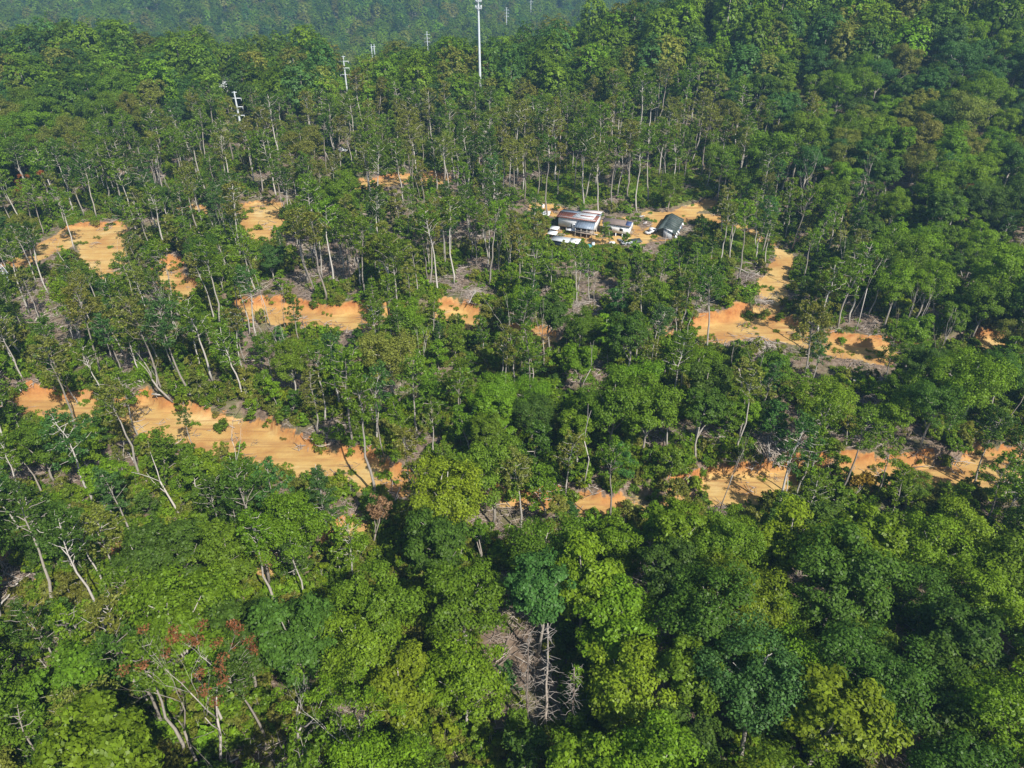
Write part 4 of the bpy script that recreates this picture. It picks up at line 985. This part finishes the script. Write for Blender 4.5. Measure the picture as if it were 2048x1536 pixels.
# long low shed
g = ground(1103, 492); S0 = empty('shed', g, R(-23)); tag(S0, 'long low navy shed with white flat roof below the house', 'shed')
MB().box(0, 9.2, 0, 3.0, -.8, 2.15).build('wall', M_NAVY, S0)
MB().slab([(-.3, -.4, 2.3), (6.1, -.4, 2.3), (6.1, 3.3, 2.55), (-.3, 3.3, 2.55)], .1).build('roof', M_LGREY, S0); q = MB().slab([(6.15, -.5, 2.42), (9.6, -.5, 2.42), (9.6, 3.3, 2.7), (6.15, 3.3, 2.7)], .1).build('roof', M_WHITE, S0)
MB().box(7.2, 8.2, -.05, -.003, 0, 1.9).build('door', M_BGREY, S0)
# white awnings left of the house
for i, (u, v, sx, sy, lab) in enumerate([(1109, 466, 3.0, 2.2, 'small white flat awning beside the house corner'), (1105, 476, 3.2, 2.4, 'lower white flat awning above the navy shed')]):
    g = ground(u, v); e = empty('awning', g, R(-20)); tag(e, lab, 'awning', 'white awnings'); MB().slab([(-sx / 2, -sy / 2, 1.7), (sx / 2, -sy / 2, 1.7), (sx / 2, sy / 2, 2.1), (-sx / 2, sy / 2, 2.1)], .07).build('top', M_WHITE, e)
    for x in (-sx / 2 + .15, sx / 2 - .15):
        for y in (-sy / 2 + .15, sy / 2 - .15): MB().box(x - .05, x + .05, y - .05, y + .05, -.5, 1.65).build('leg', M_POST, e)
# barn with failing roof
g = ground(1343, 478); B0 = empty('barn', g, R(68)); tag(B0, 'long barn with dark sagging metal roof and loose white siding', 'barn')
L = 15.0
MB().box(.2, L - .2, .1, 3.0, -.6, 2.0).build('wall', M_DARK, B0); MB().hexa([(0, 0, -.5), (.15, 0, -.5), (.15, 3.1, -.5), (0, 3.1, -.5)], [(0, 0, 3.0), (.15, 0, 3.0), (.15, 3.1, 3.5), (0, 3.1, 3.5)]).build('end_wall', M_LGREY, B0)
m = MB(); n = 10
for i in range(n):
    x0, x1 = -.4 + i * (L + .8) / n, -.4 + (i + 1) * (L + .8) / n - .02; s0 = .22 * math.sin(i * 1.3); q = [(x0, -1.3, 1.9 + s0), (x1, -1.3, 1.9 + .22 * math.sin((i + 1) * 1.3)), (x1, 3.4, 3.75), (x0, 3.4, 3.75)]
    MB().slab(q, .06).build('roof_sheet', M_BARN, B0)
MB().slab([(-.4, 3.41, 3.75), (L + .4, 3.41, 3.75), (L + .4, 5.6, 2.7), (-.4, 5.6, 2.7)], .08).build('rear_roof', M_BARN, B0)
rg = random.Random(4)
for i in range(15):
    x = .4 + i * .98; z = rg.uniform(.2, 1.3); a = rg.uniform(-.25, .25)
    MB().hexa([(x, -1.2 - rg.random() * .8, z - .5), (x + .75, -1.2 - rg.random() * .8, z - .4), (x + .75, -1.15, z - .4), (x, -1.15, z - .5)], [(x + a, -1.0, z + .5), (x + .75 + a, -1.0, z + .6), (x + .75 + a, -.95, z + .6), (x + a, -.95, z + .5)]).build('siding_sheet', M_WHITE if i % 3 else M_BGREY, B0)
# vehicles
def extr(P, w):
    """side profile (x, z) given as quads between lower and upper outline, extruded over width w"""
    m = MB()
    for (x0, zb0, zt0, w0), (x1, zb1, zt1, w1) in zip(P[:-1], P[1:]):
        m.hexa([(x0, -w0 / 2, zb0), (x1, -w1 / 2, zb1), (x1, w1 / 2, zb1), (x0, w0 / 2, zb0)], [(x0, -w0 / 2 * .94, zt0), (x1, -w1 / 2 * .94, zt1), (x1, w1 / 2 * .94, zt1), (x0, w0 / 2 * .94, zt0)])
    return m
def wheels(e, xs, hw, r=.38):
    for x in xs:
        for sgn in (-1, 1):
            P = [(x, sgn * (hw - .24), r), (x, sgn * hw, r)]; w = MB(); w.tube(P, [r, r], 14); o = w.build('wheel', M_TYRE, e)
            MB().tube([(x, sgn * (hw - .1), r), (x, sgn * (hw + .015), r)], [r * .58, r * .5], 6).build('rim', M_STEEL, o)
def pickup(u, v, rz, label):
    e = empty('pickup_truck', ground(u, v) + Vector((0, 0, .05)), rz); tag(e, label, 'pickup truck')
    extr([(-2.75, .5, .98, 1.85), (-2.6, .42, 1.05, 1.95), (-.75, .42, 1.05, 1.95)], 1.9).build('bed', M_PAINT, e)
    MB().box(-2.55, -.85, -.78, .78, 1.04, 1.065).build('bed_liner', M_DARK, e)
    extr([(-.749, .4, 1.1, 1.95), (.9, .4, 1.1, 1.95), (1.1, .4, 1.1, 1.95), (2.5, .42, 1.0, 1.9), (2.75, .5, .85, 1.75)], 1.9).build('body', M_PAINT, e)
    extr([(-.72, 1.1, 1.42, 1.75), (-.5, 1.1, 1.78, 1.6), (.55, 1.1, 1.8, 1.58), (1.15, 1.1, 1.14, 1.72)], 1.7).build('cab', M_PAINT, e)
    MB().slab([(1.17, -.72, 1.16), (1.17, .72, 1.16), (.62, .64, 1.765), (.62, -.64, 1.765)], .03).build('windscreen', M_GLASS, e)
    MB().slab([(-.75, .66, 1.2), (-.75, -.66, 1.2), (-.55, -.6, 1.72), (-.55, .6, 1.72)], .03).build('rear_window', M_GLASS, e)
    for sg in (-1, 1):
        MB().hexa([(-.5, sg * .865 - .02, 1.16), (.85, sg * .865 - .02, 1.16), (.85, sg * .865 + .02, 1.16), (-.5, sg * .865 + .02, 1.16)], [(-.42, sg * .79 - .02, 1.68), (.45, sg * .79 - .02, 1.68), (.45, sg * .79 + .02, 1.68), (-.42, sg * .79 + .02, 1.68)]).build('side_window', M_GLASS, e)
        MB().box(2.74, 2.78, sg * .62 - .17, sg * .62 + .17, .66, .82).build('headlight', M_GLASS, e)
        MB().box(-2.79, -2.75, sg * .82 - .07, sg * .82 + .07, .7, .98).build('tail_light', M_RED, e)
    MB().box(-2.9, -2.76, -.9, .9, .42, .58).build('bumper', M_STEEL, e); MB().box(2.76, 2.9, -.88, .88, .42, .6).build('bumper', M_STEEL, e)
    wheels(e, (-1.75, 1.75), .96); return e
pickup(1303, 466, R(40), 'white pickup truck parked on clay between trailer and barn')
def car(u, v, rz, label):
    e = empty('car', ground(u, v) + Vector((0, 0, .05)), rz); tag(e, label, 'car', 'white cars parked in the hilltop wood')
    extr([(-2.2, .45, .85, 1.6), (-2.0, .35, .95, 1.78), (1.9, .35, .9, 1.78), (2.2, .42, .72, 1.6)], 1.8).build('body', M_PAINT, e)
    extr([(-1.6, .92, .98, 1.6), (-1.0, .92, 1.42, 1.35), (.3, .92, 1.45, 1.35), (1.05, .92, .95, 1.6)], 1.6).build('cabin', M_PAINT, e)
    MB().slab([(1.05, -.66, .98), (1.05, .66, .98), (.36, .56, 1.42), (.36, -.56, 1.42)], .03).build('windscreen', M_GLASS, e)
    for sg in (-1, 1): MB().hexa([(-1.2, sg * .79 - .02, .97), (.7, sg * .79 - .02, .97), (.7, sg * .79 + .02, .97), (-1.2, sg * .79 + .02, .97)], [(-.9, sg * .68 - .02, 1.36), (.25, sg * .68 - .02, 1.36), (.25, sg * .68 + .02, 1.36), (-.9, sg * .68 + .02, 1.36)]).build('side_window', M_GLASS, e)
    wheels(e, (-1.35, 1.35), .9, .32)
car(686, 303, R(-25), 'upper white car half hidden behind trunks on the hilltop'); car(688, 321, R(-160), 'lower white car parked below the other on the hilltop'); car(699, 319, R(60), 'small white car end-on beside the lower white car')
# yard clutter
g = ground(1090, 431); e = empty('sheet_canopy', g, R(-14)); tag(e, 'flat white metal canopy left of the house', 'canopy'); MB().slab([(-1.9, -2.2, .9), (2.0, -2.0, .9), (1.8, 2.3, 1.1), (-2.1, 2.1, 1.1)], .07).build('top', M_WHITE, e); MB().box(-.3, .3, -.3, .3, 1.02, 1.12).build('vent', M_DARK, e)
for x in (-1.7, 1.6):
    for y in (-1.8, 1.8): MB().box(x - .05, x + .05, y - .05, y + .05, -.4, .86).build('leg', M_POST, e)
def tank(u, v, label, mat, r=.55, h=1.3):
    e = empty('barrel', ground(u, v)); tag(e, label, 'barrel', 'barrels in the yard'); b = MB(); b.tube([(0, 0, 0), (0, 0, h * .3), (0, 0, h * .33), (0, 0, h * .66), (0, 0, h * .7), (0, 0, h)], [r, r, r * 1.05, r * 1.05, r, r], 12); b.build('body', mat, e); m = MB(); a = [(math.cos(t) * r * .97, math.sin(t) * r * .97) for t in np.arange(8) * math.pi / 4]
    m.add([(x, y, h + .002) for x, y in a], [(0, 1, 2, 3), (0, 3, 4, 5), (0, 5, 6, 7)]); m.build('lid', mat, e)
tank(1086, 416, 'white barrel on the clay bank left of the house', M_WHITE); tank(1161, 494, 'teal barrel beside the navy shed', M_TEAL, .6, 1.4); tank(1157, 495, 'white barrel beside the teal barrel', M_WHITE, .5, 1.4); tank(1186, 492, 'white barrel right of the teal tarp', M_WHITE, .55, 1.2)
g = ground(1177, 494); e = MB(); rng = np.random.default_rng(8); n = 8
Xg, Yg = np.meshgrid(np.linspace(-1.4, 1.4, n), np.linspace(-.9, .9, n)); Zg = 1.0 * np.exp(-((Xg / .9) ** 2 + (Yg / .7) ** 2)) + rng.random((n, n)) * .25; Zg[0] = Zg[-1] = 0.02; Zg[:, 0] = Zg[:, -1] = 0.02; ix = np.arange(n * n).reshape(n, n)
e.add(np.stack([Xg, Yg, Zg], -1).reshape(-1, 3), np.stack([ix[:-1, :-1], ix[:-1, 1:], ix[1:, 1:], ix[1:, :-1]], -1).reshape(-1, 4)); o = e.build('tarp_heap', M_TEAL); o.location = g; tag(o, 'teal tarp draped over a heap in front of the house', 'tarp')
def utility_trailer(u, v, rz, label):
    e = empty('utility_trailer', ground(u, v), rz); tag(e, label, 'trailer', 'utility trailers'); MB().box(-1.3, 1.3, -.75, .75, .5, .6).build('bed', M_LGREY, e)
    for (a, b, c, d) in ((-1.3, 1.3, -.8, -.752), (-1.3, 1.3, .752, .8), (-1.35, -1.302, -.8, .8), (1.302, 1.35, -.8, .8)): MB().box(a, b, c, d, .45, 1.1).build('side_board', M_LGREY, e)
    MB().tube([(1.36, 0, .5), (2.4, 0, .45)], [.05, .05], 4).build('drawbar', M_STEEL, e); wheels(e, (-.1,), .98, .32)
utility_trailer(1250, 490, R(15), 'grey utility trailer below the mobile home'); utility_trailer(1262, 491, R(-20), 'pale utility trailer beside the grey one')
g = ground(1272, 486); e = empty('lean_to', g, R(20)); tag(e, 'low dark lean-to roof below the mobile home', 'lean-to'); MB().slab([(-1.8, -1.2, .7), (1.9, -1.2, .6), (1.9, 1.2, 1.1), (-1.8, 1.2, 1.2)], .07).build('roof', M_BARN, e)
for x in (-1.6, 1.7):
    for y in (-1.0, 1.0): MB().box(x - .06, x + .06, y - .06, y + .06, -.4, .56).build('post', M_POST, e)
for i, (u, v, lab) in enumerate([(1224, 487, 'white sheet lying on the clay below the mobile home'), (1100, 447, 'white plank lying by the shaded house end'), (1240, 482, 'pale sheet leaning under the mobile home'), (1190, 470, 'pale sheet in front of the porch'), (1283, 434, 'pale board on the clay behind the mobile home'), (1290, 447, 'white board between mobile home and pickup')]):
    o = MB().slab([(-1.1, -.7, .15), (1.1, -.7, .12), (1.0, .7, .45), (-1.0, .7, .5)], .05).build('sheet', M_WHITE if i % 2 == 0 else M_PALE); o.location = ground(u, v); o.rotation_euler = (0, 0, i * .9); tag(o, lab, 'sheet', 'loose sheets in the yard')
# far houses among the trees
for (u, v, Y, rz, mat, lab) in [(438, 183, 395, R(10), M_LGREY, 'pale roof of a house among trees on the far left'), (482, 163, 440, R(-20), M_LGREY, 'grey roof of a house in the dark gap behind the first pylon')]:
    p = ground(u, v); z = p.z; e = empty('far_house', p, rz); tag(e, lab, 'house', 'houses among the far trees')
    h = 3.2; MB().box(-5, 5, -3.5, 3.5, -1, h).build('wall', M_WHITE, e); gable_wall(-3.45, 3.45, 0, h + .001, h + .02, h + 1.9, -4.95, 4.95).build('gable', M_WHITE, e)
    MB().slab([(-5.4, -4, h - .2), (5.4, -4, h - .2), (5.4, 0, h + 2), (-5.4, 0, h + 2)], .1).build('roof', mat, e); MB().slab([(-5.4, .002, h + 2), (5.4, .002, h + 2), (5.4, 4, h - .2), (-5.4, 4, h - .2)], .1).build('roof', mat, e)
    for x in (-3, 0, 3): win(e, x - .5, x + .5, -3.5, 0, h - 2, h - .8)

# ------------------------------------------------------------------ pylons and mast
def pylon(u, v, Y, arm, label, rz=0.0):
    top = at_y(u, v, Y); z0 = float(height(top.x, top.y)); h = top.z - z0; e = empty('power_pylon', (top.x, top.y, z0), rz); tag(e, label, 'pylon', 'steel power line pylons')
    MB().tube([(0, 0, -1), (0, 0, h * .5), (0, 0, h)], [.62, .48, .3], 10).build('pole', M_STEEL, e)
    for k, f in ((0, .4), (2.6, 1.0), (6.4, 1.0), (10.2, 1.0)):
        hl = arm / 2 * f; o = MB().box(-hl, hl, -.16, .16, h - .5 - k, h - .2 - k).build('crossarm', M_STEEL, e)
        if k:
            for sg in (-1, 1): MB().tube([(sg * hl * .94, 0, h - .52 - k), (sg * hl * .94, 0, h - 1.7 - k)], [.13, .13], 6).build('insulator', M_LGREY, o)
pylon(468, 183, 355, 5.6, 'nearest white power pylon with three crossarms'); pylon(686, 112, 480, 6.0, 'second white power pylon along the line'); pylon(853.5, 63, 900, 6.6, 'third power pylon, left of the tall mast'); pylon(1013, 15, 1100, 6.6, 'fourth power pylon, just right of the tall mast'); pylon(1062, -12, 1250, 6.6, 'farthest power pylon at the top edge')
top = at_y(745, 88, 900); z0 = float(height(top.x, top.y)); e = empty('twin_pole_pylon', (top.x, top.y, z0)); tag(e, 'far twin-pole power frame in the valley', 'pylon'); h = top.z - z0
for sg in (-1, 1): MB().tube([(sg * 1.6, 0, -1), (sg * 1.6, 0, h)], [.4, .25], 6).build('pole', M_STEEL, e)
MB().box(-3.2, 3.2, -.2, .2, h - 3, h - 2.6).build('crossarm', M_STEEL, e); MB().tube([(-1.6, -.25, h - 9), (1.6, -.25, h - 3.2)], [.12, .12], 4).build('brace', M_STEEL, e); MB().tube([(1.6, .25, h - 9), (-1.6, .25, h - 3.2)], [.12, .12], 4).build('brace', M_STEEL, e)
top = at_y(956.5, -4, 385); z0 = float(height(top.x, top.y)); h = top.z - z0; e = empty('cell_mast', (top.x, top.y, z0)); tag(e, 'tall white steel mast with antennas at its head', 'mast'); print('mast', h)
MB().tube([(0, 0, -1), (0, 0, h * .5), (0, 0, h)], [.72, .56, .38], 14).build('pole', M_STEEL, e, True)
for z in (h - 1.2, h - 4.2):
    pl = MB().tube([(0, 0, z - .1), (0, 0, z + .1)], [1.5, 1.5], 12).build('platform', M_STEEL, e)
    for k in range(9):
        a = k * .698; MB().box(1.45 * math.cos(a) - .14, 1.45 * math.cos(a) + .14, 1.45 * math.sin(a) - .1, 1.45 * math.sin(a) + .1, z - .8, z + 1.2).build('antenna', M_LGREY, pl)
# lattice pylon at the left edge
top = at_y(-6, 532, 208); z0 = float(height(top.x, top.y)); h = top.z - z0; e = empty('lattice_pylon', (top.x, top.y, z0), R(20)); tag(e, 'steel lattice pylon cut by the left edge', 'pylon')
def cor(sx, sy, z): w = 2.4 - 1.5 * min(1, z / h); return np.array([sx * w, sy * w, z])
C4 = [(-1, -1), (1, -1), (1, 1), (-1, 1)]
for sx, sy in C4: MB().tube([cor(sx, sy, -.5), cor(sx, sy, h)], [.11, .09], 4).build('leg', M_STEEL, e)
lv = np.linspace(0.5, h, max(4, int(h / 2.2)))
for i in range(len(lv) - 1):
    for k in range(4):
        a, b = C4[k], C4[(k + 1) % 4]
        MB().tube([cor(*a, lv[i]), cor(*b, lv[i + 1])], [.055, .055], 4).build('brace', M_STEEL, e); MB().tube([cor(*b, lv[i]), cor(*a, lv[i + 1])], [.055, .055], 4).build('brace', M_STEEL, e); MB().tube([cor(*a, lv[i + 1]), cor(*b, lv[i + 1])], [.05, .05], 4).build('brace', M_STEEL, e)

# ------------------------------------------------------------------ the air
def haze():
    m, ns, ls = new_mat('haze'); pv = N(ns, 'ShaderNodeVolumePrincipled'); pv.inputs['Color'].default_value = (.36, .66, 1.0, 1); pv.inputs['Density'].default_value = HAZE; pv.inputs['Anisotropy'].default_value = 0.1
    o = N(ns, 'ShaderNodeOutputMaterial'); ls.new(pv.outputs[0], o.inputs['Volume'])
    ob = MB().box(-1950, 1950, -350, 3050, -190, 420).build('haze', m); ob['kind'] = 'stuff'; ob['label'] = 'thin blue summer haze over the far hills'
HAZE = 0.0002
haze()
